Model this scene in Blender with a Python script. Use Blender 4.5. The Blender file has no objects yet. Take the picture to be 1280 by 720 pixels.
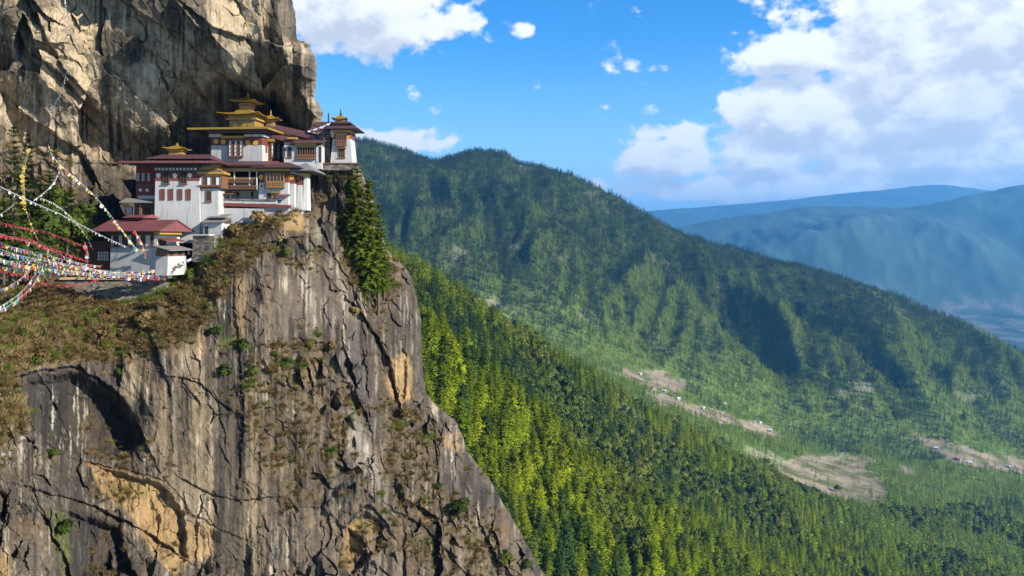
import bpy, math, random
import numpy as np
from mathutils import Vector, Matrix, kdtree

R = math.radians
scene = bpy.context.scene
COL = scene.collection

# ------------------------------------------------------------------ camera
F = 1004.0          # focal length in photo pixels (1280 wide)
HZ = 300.0          # photo row of the horizon
cam_d = bpy.data.cameras.new('camera')
cam = bpy.data.objects.new('camera', cam_d)
COL.objects.link(cam)
cam.location = (0, 0, 0)
cam.rotation_euler = (R(90), 0, 0)
cam_d.sensor_width = 36.0
cam_d.lens = 36.0 * F / 1280.0
cam_d.shift_y = -(360 - HZ) / 1280.0
cam_d.clip_start = 1.0
cam_d.clip_end = 120000.0
scene.camera = cam

# ------------------------------------------------------------------ sun
SUN = Vector((0.82, -0.40, 0.46)).normalized()     # direction towards the sun
sun_el = math.asin(SUN.z)
sun_az = math.atan2(SUN.x, SUN.y)
sd = bpy.data.lights.new('sun', 'SUN')
sd.energy = 4.4
sd.angle = R(0.5)
sd.color = (1.0, 0.93, 0.82)
so = bpy.data.objects.new('sun', sd)
COL.objects.link(so)
so.rotation_euler = (-SUN).to_track_quat('-Z', 'Y').to_euler()

# ------------------------------------------------------------------ view / render
scene.view_settings.view_transform = 'Standard'
scene.view_settings.look = 'None'
scene.view_settings.exposure = 1.25
scene.view_settings.gamma = 1.0
scene.render.engine = 'CYCLES'
cy = scene.cycles
cy.use_denoising = True
cy.max_bounces = 5
cy.diffuse_bounces = 2
cy.glossy_bounces = 2
cy.transmission_bounces = 3
cy.transparent_max_bounces = 4
cy.volume_bounces = 0
cy.use_adaptive_sampling = True
cy.adaptive_threshold = 0.01
cy.sample_clamp_indirect = 4.0


# ------------------------------------------------------------------ node helper
class NT:
    def __init__(self, tree):
        self.t = tree
        self.n = tree.nodes
        self.l = tree.links

    def new(self, typ, **kw):
        nd = self.n.new(typ)
        for k, v in kw.items():
            setattr(nd, k, v)
        return nd

    def put(self, sock, v):
        if isinstance(v, bpy.types.NodeSocket):
            self.l.new(v, sock)
        elif v is not None:
            if isinstance(v, (tuple, list)) and len(v) == 3 and sock.type == 'RGBA':
                v = (*v, 1.0)
            sock.default_value = v

    def math(self, op, a, b=None, c=None, clamp=False):
        nd = self.new('ShaderNodeMath', operation=op, use_clamp=clamp)
        self.put(nd.inputs[0], a)
        if b is not None:
            self.put(nd.inputs[1], b)
        if c is not None:
            self.put(nd.inputs[2], c)
        return nd.outputs[0]

    def vmath(self, op, a, b=None, out=0):
        nd = self.new('ShaderNodeVectorMath', operation=op)
        self.put(nd.inputs[0], a)
        if b is not None:
            self.put(nd.inputs[1], b)
        return nd.outputs[out]

    def mix(self, fac, a, b, blend='MIX'):
        nd = self.new('ShaderNodeMix', data_type='RGBA', blend_type=blend)
        self.put(nd.inputs[0], fac)
        self.put(nd.inputs[6], a)
        self.put(nd.inputs[7], b)
        return nd.outputs[2]

    def mapr(self, v, a, b, c=0.0, d=1.0, smooth=True):
        nd = self.new('ShaderNodeMapRange')
        if smooth:
            nd.interpolation_type = 'SMOOTHSTEP'
        self.put(nd.inputs[0], v)
        for i, x in enumerate((a, b, c, d)):
            self.put(nd.inputs[i + 1], x)
        return nd.outputs[0]

    def noise(self, vec, scale, detail=4, rough=0.55, dist=0.0, out=0):
        nd = self.new('ShaderNodeTexNoise')
        self.put(nd.inputs['Vector'], vec)
        nd.inputs['Scale'].default_value = scale
        nd.inputs['Detail'].default_value = detail
        nd.inputs['Roughness'].default_value = rough
        nd.inputs['Distortion'].default_value = dist
        return nd.outputs[out]


# ------------------------------------------------------------------ world: Nishita sky and drifting clouds
world = bpy.data.worlds.new('World')
scene.world = world
world.use_nodes = True
w = NT(world.node_tree)
w.n.clear()
sky = w.new('ShaderNodeTexSky', sky_type='NISHITA')
sky.sun_disc = False
sky.sun_elevation = sun_el
sky.sun_rotation = sun_az
sky.altitude = 3000
sky.air_density = 1.0
sky.dust_density = 0.4
sky.ozone_density = 2.5
hsv = w.new('ShaderNodeHueSaturation')
hsv.inputs['Saturation'].default_value = 1.35
hsv.inputs['Value'].default_value = 0.95
w.l.new(sky.outputs[0], hsv.inputs['Color'])
tc = w.new('ShaderNodeTexCoord')
sep = w.new('ShaderNodeSeparateXYZ')
w.l.new(tc.outputs['Generated'], sep.inputs[0])
az = w.math('ARCTAN2', sep.outputs[0], sep.outputs[1])
el = w.math('ARCSINE', sep.outputs[2])
comb = w.new('ShaderNodeCombineXYZ')
w.put(comb.inputs[0], az)
w.put(comb.inputs[1], w.math('MULTIPLY', el, 1.35))
AE = comb.outputs[0]


def ae(px, py):
    a = math.atan2(px - 640, F)
    e = math.atan2((HZ - py), math.hypot(F, px - 640))
    return a, e * 1.35


# (px, py, rx, ry, weight) of cloud banks, each an angular ellipse of the sky
BANKS = [(1215, 38, 150, 80, 1.0), (1010, 72, 85, 30, .8), (1020, 140, 95, 42, .95), (1160, 138, 130, 50, 1.0),
         (1190, 200, 170, 30, .9), (950, 198, 80, 20, .8), (860, 166, 70, 16, .62), (812, 206, 60, 24, .8), (1090, 225, 130, 18, .75),
         (930, 238, 150, 18, .8), (430, 5, 125, 50, 1.05), (530, 15, 50, 24, .6), (415, 40, 60, 24, .65), (500, 182, 80, 20, .72),
         (455, 172, 40, 16, .5), (657, 38, 16, 9, .5), (818, 135, 16, 9, .5), (870, 64, 60, 8, .45), (930, 43, 26, 6, .4),
         (850, 80, 34, 6, .4), (1350, 150, 120, 120, .9), (1500, 80, 160, 90, .9), (-300, 60, 300, 90, .8), (770, 222, 90, 14, .5), (1010, 185, 210, 36, .62), (1170, 95, 190, 90, .62), (1000, 232, 260, 15, .72), (800, 243, 150, 9, .55), (1250, 232, 120, 16, .72)]


def cloud_density(vec):
    acc = None
    wob = w.noise(vec, 9.0, 3, 0.6, out=1)
    vec2 = w.vmath('ADD', vec, w.vmath('MULTIPLY', w.vmath('SUBTRACT', wob, (0.5, 0.5, 0.5)), (0.06, 0.045, 0.0)))
    for (px, py, rx, ry, wt) in BANKS:
        a, e = ae(px, py)
        q = w.vmath('MULTIPLY', w.vmath('SUBTRACT', vec2, (a, e, 0)), (F / rx * 0.9, F / ry / 1.35, 0))
        ln = w.vmath('LENGTH', q, out=1)
        v = w.math('MULTIPLY', w.mapr(ln, 1.75, 0.1), wt * (1.18 if px > 900 and rx > 75 else 1.0))
        acc = v if acc is None else w.math('MAXIMUM', acc, v)
    n1 = w.noise(vec, 11.0, 8, 0.58)
    n2 = w.noise(vec, 34.0, 4, 0.55)
    n = w.math('ADD', w.math('MULTIPLY', w.math('SUBTRACT', n1, 0.5), 2.5), w.math('MULTIPLY', w.math('SUBTRACT', n2, 0.5), 0.75))
    return w.math('ADD', acc, n)


d0 = cloud_density(AE)
d1 = cloud_density(w.vmath('ADD', AE, (0.012, 0.032, 0)))
cover = w.mapr(d0, 0.25, 0.56)
thick = w.mapr(d1, 0.35, 1.25)
lit = w.math('SUBTRACT', 1.0, w.math('MULTIPLY', thick, 0.85))
edge = w.mapr(w.math('SUBTRACT', d0, d1), -0.28, 0.30)
lit = w.math('ADD', w.math('MULTIPLY', lit, 0.65), w.math('MULTIPLY', edge, 0.45), clamp=True)
ccol = w.mix(lit, (2.7, 2.82, 3.0), (4.9, 4.9, 4.86))
# a thin pale veil low over the horizon
veil = w.math('MULTIPLY', w.mapr(el, 0.26, -0.02), 0.6)
base = w.mix(veil, hsv.outputs[0], (2.6, 3.7, 4.5))
col = w.mix(w.math('MULTIPLY', cover, 0.97), base, ccol)
bg = w.new('ShaderNodeBackground')
w.l.new(col, bg.inputs[0])
bg.inputs[1].default_value = 0.11
wo = w.new('ShaderNodeOutputWorld')
w.l.new(bg.outputs[0], wo.inputs[0])


# ------------------------------------------------------------------ general helpers
def P(px, py, D):
    """point D metres ahead of the view point seen at a photo pixel"""
    return Vector(((px - 640) / F * D, D, (HZ - py) / F * D))


def tag(o, label=None, cat=None, group=None, kind=None):
    if label:
        o['label'] = label
    if cat:
        o['category'] = cat
    if group:
        o['group'] = group
    if kind:
        o['kind'] = kind
    return o


def empty(name, loc, rz=0.0, parent=None):
    o = bpy.data.objects.new(name, None)
    COL.objects.link(o)
    o.location = loc
    o.rotation_euler = (0, 0, rz)
    o.empty_display_size = 0.5
    if parent:
        o.parent = parent
    return o


def outward(crown, z0):
    """turn every spray of a crown to face out of it, so the crown is lit as a whole"""
    V, T = crown
    c = V[T].mean(1)
    o = c * np.array([1, 1, 0.55])
    o[:, 2] += (0.22 - 0.55 * z0)
    g = np.cross(V[T[:, 1]] - V[T[:, 0]], V[T[:, 2]] - V[T[:, 0]])
    fl = (g * o).sum(1) < 0
    T = T.copy()
    T[fl] = T[fl][:, ::-1]
    n = np.zeros_like(V)
    for k in range(3):
        n[T[:, k]] = o
    n /= np.linalg.norm(n, axis=1)[:, None] + 1e-9
    return V, T, n


def np_mesh(name, verts, faces, mat=None, smooth=False, normals=None):
    """verts (n,3), faces (m,k) int array or list of arrays of different k"""
    me = bpy.data.meshes.new(name)
    verts = np.asarray(verts, dtype=np.float32)
    if not isinstance(faces, list):
        faces = [faces]
    faces = [np.asarray(f, dtype=np.int32) for f in faces if len(f)]
    nl = sum(f.size for f in faces)
    nf = sum(len(f) for f in faces)
    me.vertices.add(len(verts))
    me.vertices.foreach_set('co', verts.ravel())
    me.loops.add(nl)
    me.polygons.add(nf)
    me.loops.foreach_set('vertex_index', np.concatenate([f.ravel() for f in faces]))
    tot = np.concatenate([np.full(len(f), f.shape[1], np.int32) for f in faces])
    st = np.concatenate([[0], np.cumsum(tot)[:-1]]).astype(np.int32)
    me.polygons.foreach_set('loop_start', st)
    me.polygons.foreach_set('loop_total', tot)
    me.polygons.foreach_set('use_smooth', np.full(nf, smooth))
    me.update(calc_edges=True)
    me.validate()
    if mat:
        me.materials.append(mat)
    if normals is not None:
        me.polygons.foreach_set('use_smooth', np.ones(nf, bool))
        me.normals_split_custom_set_from_vertices([tuple(q) for q in normals])
    return me


def link(name, me, parent=None, loc=None):
    o = bpy.data.objects.new(name, me)
    COL.objects.link(o)
    if parent:
        o.parent = parent
    if loc is not None:
        o.location = loc
    return o


def copy_tree(o, parent=None):
    c = o.copy()
    COL.objects.link(c)
    c.parent = parent
    for ch in list(o.children):
        copy_tree(ch, c)
    return c


# vectorised gradient noise
_rng = np.random.RandomState(11)
_perm = _rng.permutation(256)
_perm = np.concatenate([_perm, _perm, _perm]).astype(np.int64)
_g = _rng.normal(size=(256, 3))
_g /= np.linalg.norm(_g, axis=1)[:, None]


def pnoise(x, y, z=0.0):
    x, y, z = np.broadcast_arrays(np.asarray(x, float), np.asarray(y, float), np.asarray(z, float))
    xi, yi, zi = np.floor(x).astype(int), np.floor(y).astype(int), np.floor(z).astype(int)
    xf, yf, zf = x - xi, y - yi, z - zi
    u, v, ww = (t * t * t * (t * (t * 6 - 15) + 10) for t in (xf, yf, zf))
    out = 0
    for dx in (0, 1):
        wx = u if dx else 1 - u
        for dy in (0, 1):
            wy = v if dy else 1 - v
            for dz in (0, 1):
                wz = ww if dz else 1 - ww
                h = _perm[(_perm[(_perm[(xi + dx) & 255] + yi + dy) & 255] + zi + dz) & 255]
                g = _g[h]
                out = out + wx * wy * wz * (g[..., 0] * (xf - dx) + g[..., 1] * (yf - dy) + g[..., 2] * (zf - dz))
    return out * 1.5


def fbm(x, y, z=0.0, octs=4, gain=0.5, lac=2.03, ridged=False):
    s, a, t = 0.0, 1.0, 0.0
    for i in range(octs):
        n = pnoise(x * lac ** i + 17.3 * i, y * lac ** i - 9.1 * i, np.asarray(z) * lac ** i + 3.7 * i)
        if ridged:
            n = 1 - 2 * np.abs(n)
        s = s + a * n
        t += a
        a *= gain
    return s / t


def sstep(a, b, x):
    t = np.clip((x - a) / (b - a), 0, 1)
    return t * t * (3 - 2 * t)


# ------------------------------------------------------------------ materials
def make_mat(name):
    m = bpy.data.materials.new(name)
    m.use_nodes = True
    t = NT(m.node_tree)
    t.n.clear()
    out = t.new('ShaderNodeOutputMaterial')
    return m, t, out


def paint_mat(name, col, var=0.12, rough=0.75, scale=1.2, dirt=0.0, metallic=0.0, dirtcol=(0.12, 0.10, 0.08), streak=False, bump=0.0, seams=0.0):
    m, t, out = make_mat(name)
    g = t.new('ShaderNodeTexCoord').outputs['Object']
    n = t.noise(g, scale, 5, 0.6)
    n2 = t.noise(g, scale * 7, 3, 0.6)
    v = t.math('ADD', 1 - var, t.math('MULTIPLY', t.math('ADD', n, t.math('MULTIPLY', n2, 0.5)), var * 1.33))
    c = t.mix(1.0, col, v, 'MULTIPLY')
    if dirt > 0:
        sv = t.vmath('MULTIPLY', g, (1.0, 1.0, 0.12)) if streak else g
        s = t.noise(sv, 1.6, 5, 0.65)
        c = t.mix(t.math('MULTIPLY', t.mapr(s, 0.5, 0.78), dirt), c, dirtcol)
    if seams:
        sx = t.new('ShaderNodeSeparateXYZ')
        t.l.new(g, sx.inputs[0])
        fx = t.math('FRACT', t.math('MULTIPLY', t.math('ADD', sx.outputs[0], 50.0), 1 / seams))
        line = t.math('GREATER_THAN', fx, 0.88)
        tone = t.noise(t.vmath('MULTIPLY', t.vmath('FLOOR', t.vmath('MULTIPLY', g, (1 / seams, .35, 0))), (3.7, 5.1, 0)), 1.0, 0)
        c = t.mix(1.0, c, t.math('ADD', .6, t.math('MULTIPLY', tone, .8)), 'MULTIPLY')
        c = t.mix(t.math('MULTIPLY', line, .5), c, (0.02, 0.015, 0.015))
    b = t.new('ShaderNodeBsdfPrincipled')
    t.put(b.inputs['Base Color'], c)
    b.inputs['Roughness'].default_value = rough
    b.inputs['Metallic'].default_value = metallic
    if bump:
        bp = t.new('ShaderNodeBump')
        bp.inputs['Strength'].default_value = bump
        bp.inputs['Distance'].default_value = 0.1
        t.l.new(n2, bp.inputs['Height'])
        t.l.new(bp.outputs[0], b.inputs['Normal'])
    t.l.new(b.outputs[0], out.inputs[0])
    return m


def leaf_mat(name, ramp, trans=0.45, patch=None, rough=0.6):
    """foliage: colour chosen per tree, with lighter and darker sprays inside one crown"""
    m, t, out = make_mat(name)
    oi = t.new('ShaderNodeObjectInfo')
    geo = t.new('ShaderNodeNewGeometry')
    pn = t.noise(t.vmath('MULTIPLY', geo.outputs['Position'], (.01, .01, .01)), 1.1, 4, 0.6)
    r = t.math('ADD', t.math('MULTIPLY', oi.outputs['Random'], 0.62), t.math('MULTIPLY', t.math('SUBTRACT', pn, 0.31), 0.9), clamp=True)
    cr = t.new('ShaderNodeValToRGB')
    t.l.new(r, cr.inputs[0])
    els = cr.color_ramp.elements
    els[0].position, els[0].color = ramp[0][0], (*ramp[0][1], 1)
    els[1].position, els[1].color = ramp[-1][0], (*ramp[-1][1], 1)
    for p, c in ramp[1:-1]:
        e = els.new(p)
        e.color = (*c, 1)
    isl = t.math('ADD', 0.68, t.math('MULTIPLY', geo.outputs['Random Per Island'], 0.64))
    c = t.mix(1.0, cr.outputs[0], isl, 'MULTIPLY')
    d = t.new('ShaderNodeBsdfDiffuse')
    t.put(d.inputs[0], c)
    tr = t.new('ShaderNodeBsdfTranslucent')
    t.put(tr.inputs[0], t.mix(1.0, c, (1.35, 1.25, 0.6), 'MULTIPLY'))
    mx = t.new('ShaderNodeMixShader')
    mx.inputs[0].default_value = trans
    t.l.new(d.outputs[0], mx.inputs[1])
    t.l.new(tr.outputs[0], mx.inputs[2])
    t.l.new(mx.outputs[0], out.inputs[0])
    return m


M = {}
M['white'] = paint_mat('whitewash', (0.365, 0.355, 0.335), 0.3, 0.9, 0.6, 0.9, dirtcol=(0.19, 0.175, 0.15), streak=True, bump=0.15)
M['red'] = paint_mat('red_ochre_frieze', (0.13, 0.028, 0.021), 0.35, 0.85, 1.0)
M['roof'] = paint_mat('red_painted_roof', (0.140, 0.038, 0.040), 0.35, 0.6, 0.6, 0.7, dirtcol=(0.13, 0.085, 0.07), seams=.95)
M['darkroof'] = paint_mat('weathered_maroon_roof', (0.07, 0.026, 0.027), 0.35, 0.65, 0.6, 0.5, dirtcol=(0.10, 0.09, 0.085))
M['slate'] = paint_mat('grey_shingles', (0.15, 0.14, 0.135), 0.35, 0.8, 1.5, 0.3)
M['wood'] = paint_mat('dark_timber', (0.060, 0.030, 0.018), 0.4, 0.75, 1.4)
M['brown'] = paint_mat('carved_brown_timber', (0.13, 0.060, 0.028), 0.4, 0.7, 1.6)
M['goldwood'] = paint_mat('gilded_timber', (0.23, 0.13, 0.034), 0.4, 0.6, 2.0)
M['yellow'] = paint_mat('yellow_painted_cornice', (0.29, 0.165, 0.022), 0.3, 0.6, 1.5)
M['gold'] = paint_mat('gilded_copper', (0.38, 0.225, 0.032), 0.35, 0.42, 1.0, 0.3, metallic=0.5, dirtcol=(0.20, 0.12, 0.03))
M['pane'] = paint_mat('white_window_paper', (0.55, 0.53, 0.49), 0.15, 0.8, 2.0)
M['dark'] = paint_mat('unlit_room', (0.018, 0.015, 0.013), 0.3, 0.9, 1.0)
M['disc'] = paint_mat('gold_sun_disc', (0.45, 0.26, 0.025), 0.2, 0.5, 2.0)
M['wdisc'] = paint_mat('whitewashed_disc', (0.62, 0.50, 0.46), 0.2, 0.8, 2.0)
m_, t_, out_ = make_mat('rough_stone_wall')
g_ = t_.new('ShaderNodeTexCoord').outputs['Object']
vo = t_.new('ShaderNodeTexVoronoi', feature='F1')
t_.put(vo.inputs['Vector'], t_.vmath('MULTIPLY', g_, (1.7, 1.7, 3.2)))
vo.inputs['Scale'].default_value = 1.0
vd = t_.new('ShaderNodeTexVoronoi', feature='DISTANCE_TO_EDGE')
t_.put(vd.inputs['Vector'], t_.vmath('MULTIPLY', g_, (1.7, 1.7, 3.2)))
sp_ = t_.new('ShaderNodeSeparateXYZ')
t_.l.new(vo.outputs['Color'], sp_.inputs[0])
cst = t_.mix(sp_.outputs[0], (0.075, 0.062, 0.048), (0.25, 0.215, 0.17))
cst = t_.mix(t_.mapr(vd.outputs[0], 0.07, 0.0), cst, (0.03, 0.026, 0.02))
cst = t_.mix(1.0, cst, t_.math('ADD', .5, t_.noise(g_, 2.0, 5, .7)), 'MULTIPLY')
bs_ = t_.new('ShaderNodeBsdfDiffuse')
t_.put(bs_.inputs[0], cst)
t_.l.new(bs_.outputs[0], out_.inputs[0])
M['stone'] = m_
M['bark'] = paint_mat('bark', (0.085, 0.055, 0.038), 0.4, 0.9, 2.0)
M['cord'] = paint_mat('pale_cord', (0.55, 0.52, 0.47), 0.1, 0.9, 2.0)
M['grey'] = paint_mat('pale_grey_plaster', (0.45, 0.43, 0.40), 0.25, 0.9, 1.2, 0.4)
for nm, c in (('blue', (0.05, 0.10, 0.26)), ('white', (0.38, 0.37, 0.36)), ('red', (0.24, 0.018, 0.024)), ('green', (0.04, 0.17, 0.07)), ('yellow', (0.36, 0.25, 0.03))):
    M['flag_' + nm] = paint_mat(nm + '_cotton', c, 0.15, 0.9, 3.0)
# ------------------------------------------------------------------ terrain: one sheet, from the slope under the view point to the horizon
# each feature of the land: list of (px bearing, photo row, distance) and the size of its relief
def feat(pts, amp):
    a = np.array(pts, float)
    return a[:, 0], a[:, 1], np.log(a[:, 2]), amp


FE = [
    feat([(-600, 2600, 110), (2000, 2600, 110)], 1),
    feat([(-600, 900, 210), (380, 900, 210), (640, 905, 235), (900, 960, 260), (1280, 1150, 300), (2000, 1500, 330)], 4),
    feat([(-600, 420, 330), (300, 480, 330), (530, 600, 330), (640, 690, 330), (760, 770, 345), (900, 850, 370), (1280, 1010, 430), (2000, 1300, 500)], 6),
    # crest of the nearer spur
    feat([(-600, 260, 400), (300, 280, 410), (440, 350, 420), (528, 421, 430), (580, 459, 450), (620, 490, 465), (700, 552, 500), (800, 622, 560), (900, 690, 620),
          (960, 730, 660), (1100, 800, 720), (1280, 880, 780), (2000, 1050, 900)], 4),
    feat([(-600, 330, 520), (440, 400, 520), (528, 470, 530), (620, 535, 560), (700, 590, 600), (800, 650, 650), (900, 700, 700), (960, 728, 735), (1100, 772, 800), (1280, 810, 860), (2000, 900, 1000)], 6),
    # crest of the second spur
    feat([(-600, 250, 780), (400, 262, 790), (505, 328, 800), (560, 362, 840), (600, 390, 880), (650, 420, 920), (700, 450, 970), (750, 476, 1010), (800, 506, 1050),
          (870, 545, 1090), (930, 580, 1120), (975, 602, 1140), (1050, 640, 1160), (1110, 662, 1180), (1280, 700, 1200), (2000, 760, 1300)], 9),
    feat([(-600, 360, 1300), (400, 380, 1300), (505, 420, 1300), (640, 470, 1300), (790, 520, 1300), (880, 556, 1300), (975, 604, 1310), (1050, 632, 1320), (1110, 642, 1330), (1280, 660, 1350), (2000, 700, 1400)], 3),
    feat([(-600, 390, 1650), (400, 400, 1650), (505, 430, 1650), (640, 455, 1650), (790, 494, 1660), (880, 525, 1660), (975, 570, 1660), (1050, 592, 1660), (1110, 602, 1660), (1280, 622, 1660), (2000, 660, 1700)], 2),
    # foot of the big mountain
    feat([(-600, 390, 2000), (400, 395, 2000), (505, 420, 2000), (640, 430, 2000), (790, 466, 2050), (880, 498, 2050), (975, 536, 2050), (1110, 556, 2050), (1190, 566, 2020), (1280, 588, 2000), (2000, 640, 2000)], 16),
    feat([(-600, 250, 2600), (400, 285, 2600), (505, 300, 2600), (640, 318, 2600), (790, 380, 2560), (880, 410, 2540), (975, 438, 2500), (1110, 470, 2450), (1200, 500, 2400), (1280, 528, 2350), (2000, 640, 2300)], 225),
    # crest of the big mountain
    feat([(-600, 120, 3400), (300, 165, 3350), (440, 180, 3300), (470, 190, 3300), (500, 198, 3300), (545, 209, 3300), (575, 203, 3300), (600, 198, 3300), (628, 203, 3300), (645, 211, 3300), (700, 226, 3280), (760, 255, 3250),
          (830, 290, 3200), (900, 312, 3150), (1000, 340, 3100), (1100, 374, 3000), (1200, 414, 2900), (1280, 446, 2800), (1400, 500, 2700), (2000, 640, 2600)], 75),
    feat([(-600, 200, 4300), (440, 260, 4200), (600, 290, 4200), (830, 360, 4100), (1000, 420, 4000), (1280, 500, 3800), (2000, 600, 3800)], 60),
    feat([(-600, 330, 6500), (600, 390, 6500), (1000, 425, 6600), (1280, 436, 6700), (2000, 440, 6800)], 6),
    feat([(-600, 330, 9300), (600, 350, 9300), (1000, 388, 9400), (1280, 395, 9500), (2000, 390, 9500)], 10),
    feat([(-600, 270, 11200), (830, 318, 11200), (1000, 312, 11200), (1280, 318, 11200), (2000, 320, 11200)], 560),
    feat([(-600, 250, 13500), (780, 300, 13500), (830, 284, 13500), (865, 277, 13500), (930, 268, 13500), (1000, 260, 13500), (1060, 259, 13500), (1136, 263, 13500), (1180, 256, 13500), (1222, 247, 13500), (1280, 235, 13500), (1400, 215, 13500), (2000, 230, 13500)], 110),
    feat([(-600, 300, 17000), (830, 300, 17000), (1280, 275, 17000), (2000, 280, 17000)], 200),
    feat([(-600, 240, 23000), (700, 280, 23000), (790, 268, 23000), (900, 259, 23000), (1000, 250, 23000), (1060, 242, 23000), (1120, 236, 23000), (1180, 233, 23000), (1230, 239, 23000), (1290, 243, 23000), (1400, 235, 23000), (2000, 250, 23000)], 90),
    feat([(-600, 300, 32000), (2000, 300, 32000)], 50),
    feat([(-600, 301, 40000), (2000, 301, 40000)], 0),
]


def smooth_interp(x, xp, fp):
    """monotone-ish cubic through the points"""
    xp = np.asarray(xp)
    fp = np.asarray(fp)
    m = np.gradient(fp, xp) if len(xp) > 2 else np.full(len(xp), (fp[-1] - fp[0]) / (xp[-1] - xp[0]))
    i = np.clip(np.searchsorted(xp, x) - 1, 0, len(xp) - 2)
    h = xp[i + 1] - xp[i]
    t = np.clip((x - xp[i]) / h, 0, 1)
    return ((2 * t**3 - 3 * t**2 + 1) * fp[i] + (t**3 - 2 * t**2 + t) * h * m[i]
            + (-2 * t**3 + 3 * t**2) * fp[i + 1] + (t**3 - t**2) * h * m[i + 1])


def land(px, lnD):
    """height of the land at bearing px and log distance (arrays of one shape)"""
    sh = px.shape
    px = px.ravel()
    lnD = lnD.ravel()
    nf = len(FE)
    K = np.empty((nf, px.size))
    V = np.empty((nf, px.size))
    A = np.empty((nf, px.size))
    for k, (xp, yp, dp, amp) in enumerate(FE):
        K[k] = np.interp(px, xp, dp)
        V[k] = smooth_interp(px, xp, yp)
        A[k] = amp
    row = np.full(px.size, V[-1])[0] if False else V[-1].copy()
    am = A[-1].copy()
    # slopes for a limited cubic in distance
    dK = K[1:] - K[:-1]
    s = (V[1:] - V[:-1]) / dK
    mm = np.zeros_like(V)
    same = s[1:] * s[:-1] > 0
    mm[1:-1] = np.where(same, 2 * s[1:] * s[:-1] / np.where(same, s[1:] + s[:-1], 1), 0)
    mm[0], mm[-1] = s[0], s[-1]
    for k in range(nf - 1):
        inn = (lnD >= K[k]) & (lnD < K[k + 1])
        h = dK[k]
        t = np.clip((lnD - K[k]) / h, 0, 1)
        v = ((2 * t**3 - 3 * t**2 + 1) * V[k] + (t**3 - 2 * t**2 + t) * h * mm[k]
             + (-2 * t**3 + 3 * t**2) * V[k + 1] + (t**3 - t**2) * h * mm[k + 1])
        row = np.where(inn, v, row)
        am = np.where(inn, A[k] + (A[k + 1] - A[k]) * t * t * (3 - 2 * t), am)
    low = lnD < K[0]
    row = np.where(low, V[0], row)
    am = np.where(low, 1, am)
    Y = np.exp(lnD)
    X = (px - 640) / F * Y
    Z = (HZ - row) / F * Y
    # relief: spurs that run down the big mountain to the right, finer folds on the near slopes
    ac = X * 0.80 + Y * 0.60
    al = X * 0.60 - Y * 0.80
    wob = 120 * pnoise(X / 700, Y / 700, 2.2)
    wb = ac + wob * 1.7 + 45 * pnoise(X / 240, Y / 240, 8.2)
    big = 0.85 * fbm(wb / 600, al / 2300, 5.5, 2, 0.5, ridged=True) + 0.42 * fbm((wb * .86 + al * .5) / 230, (al * .86 - wb * .5) / 620, 15.5, 4, 0.55, ridged=True)
    n = big * sstep(1500, 2300, Y)
    near = fbm((X * 0.75 + Y * 0.66) / 120, (X * 0.66 - Y * 0.75) / 330, 1.5, 4, 0.5)
    n = n + near * (1 - sstep(1500, 2300, Y)) * 1.5
    far = fbm(X / 2600, Y / 5200, 8.5, 5, 0.55, ridged=True)
    fm = sstep(7000, 10000, Y)
    n = n * (1 - fm) + far * fm
    fine = fbm(X / 60, Y / 60, 4.4, 3, 0.5) * np.minimum(am * 0.14, 11)
    Z = Z + (n - 0.25 - 0.27 * sstep(1900, 2400, Y) * (1 - fm)) * am + fine
    return X.reshape(sh), Y.reshape(sh), Z.reshape(sh)


px_g = np.concatenate([np.linspace(-600, 360, 60), np.linspace(366, 1340, 330), np.linspace(1350, 2000, 40)])
ln_g = np.concatenate([np.linspace(np.log(110), np.log(300), 50, endpoint=False), np.linspace(np.log(300), np.log(4300), 420, endpoint=False),
                       np.linspace(np.log(4300), np.log(25000), 200, endpoint=False), np.linspace(np.log(25000), np.log(40000), 20)])
GP, GL = np.meshgrid(px_g, ln_g)
TX, TY, TZ = land(GP, GL)
nr, nc = TX.shape
ii = (np.arange(nr - 1)[:, None] * nc + np.arange(nc - 1)[None]).ravel()
tf = np.stack([ii, ii + 1, ii + nc + 1, ii + nc], 1)

# clearings on the valley floor, as map areas: (bearing, row) polygons dropped onto the land
TROW = HZ - TZ / TY * F
CLEAR = [
    [(778, 462), (800, 459), (830, 466), (858, 478), (852, 492), (820, 489), (790, 476)],
    [(806, 488), (850, 498), (890, 512), (930, 524), (968, 535), (978, 545), (955, 546), (915, 533), (860, 516), (815, 500)],
    [(968, 580), (1000, 572), (1040, 566), (1060, 576), (1088, 588), (1108, 608), (1112, 626), (1085, 634), (1040, 622), (1000, 610), (975, 598)],
    [(1058, 572), (1085, 568), (1094, 578), (1080, 586)],
    [(1118, 580), (1140, 582), (1145, 596), (1125, 592)],
    [(1140, 542), (1180, 552), (1230, 566), (1290, 576), (1290, 594), (1240, 588), (1190, 578), (1160, 562)],
    [(1050, 656), (1070, 660), (1075, 690), (1050, 684)],
]


def in_poly(x, y, poly):
    ins = np.zeros(x.shape, bool)
    n = len(poly)
    for i in range(n):
        x0, y0 = poly[i]
        x1, y1 = poly[(i + 1) % n]
        if y0 == y1:
            continue
        c = ((y0 > y) != (y1 > y)) & (x < (x1 - x0) * (y - y0) / (y1 - y0) + x0)
        ins ^= c
    return ins


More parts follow.
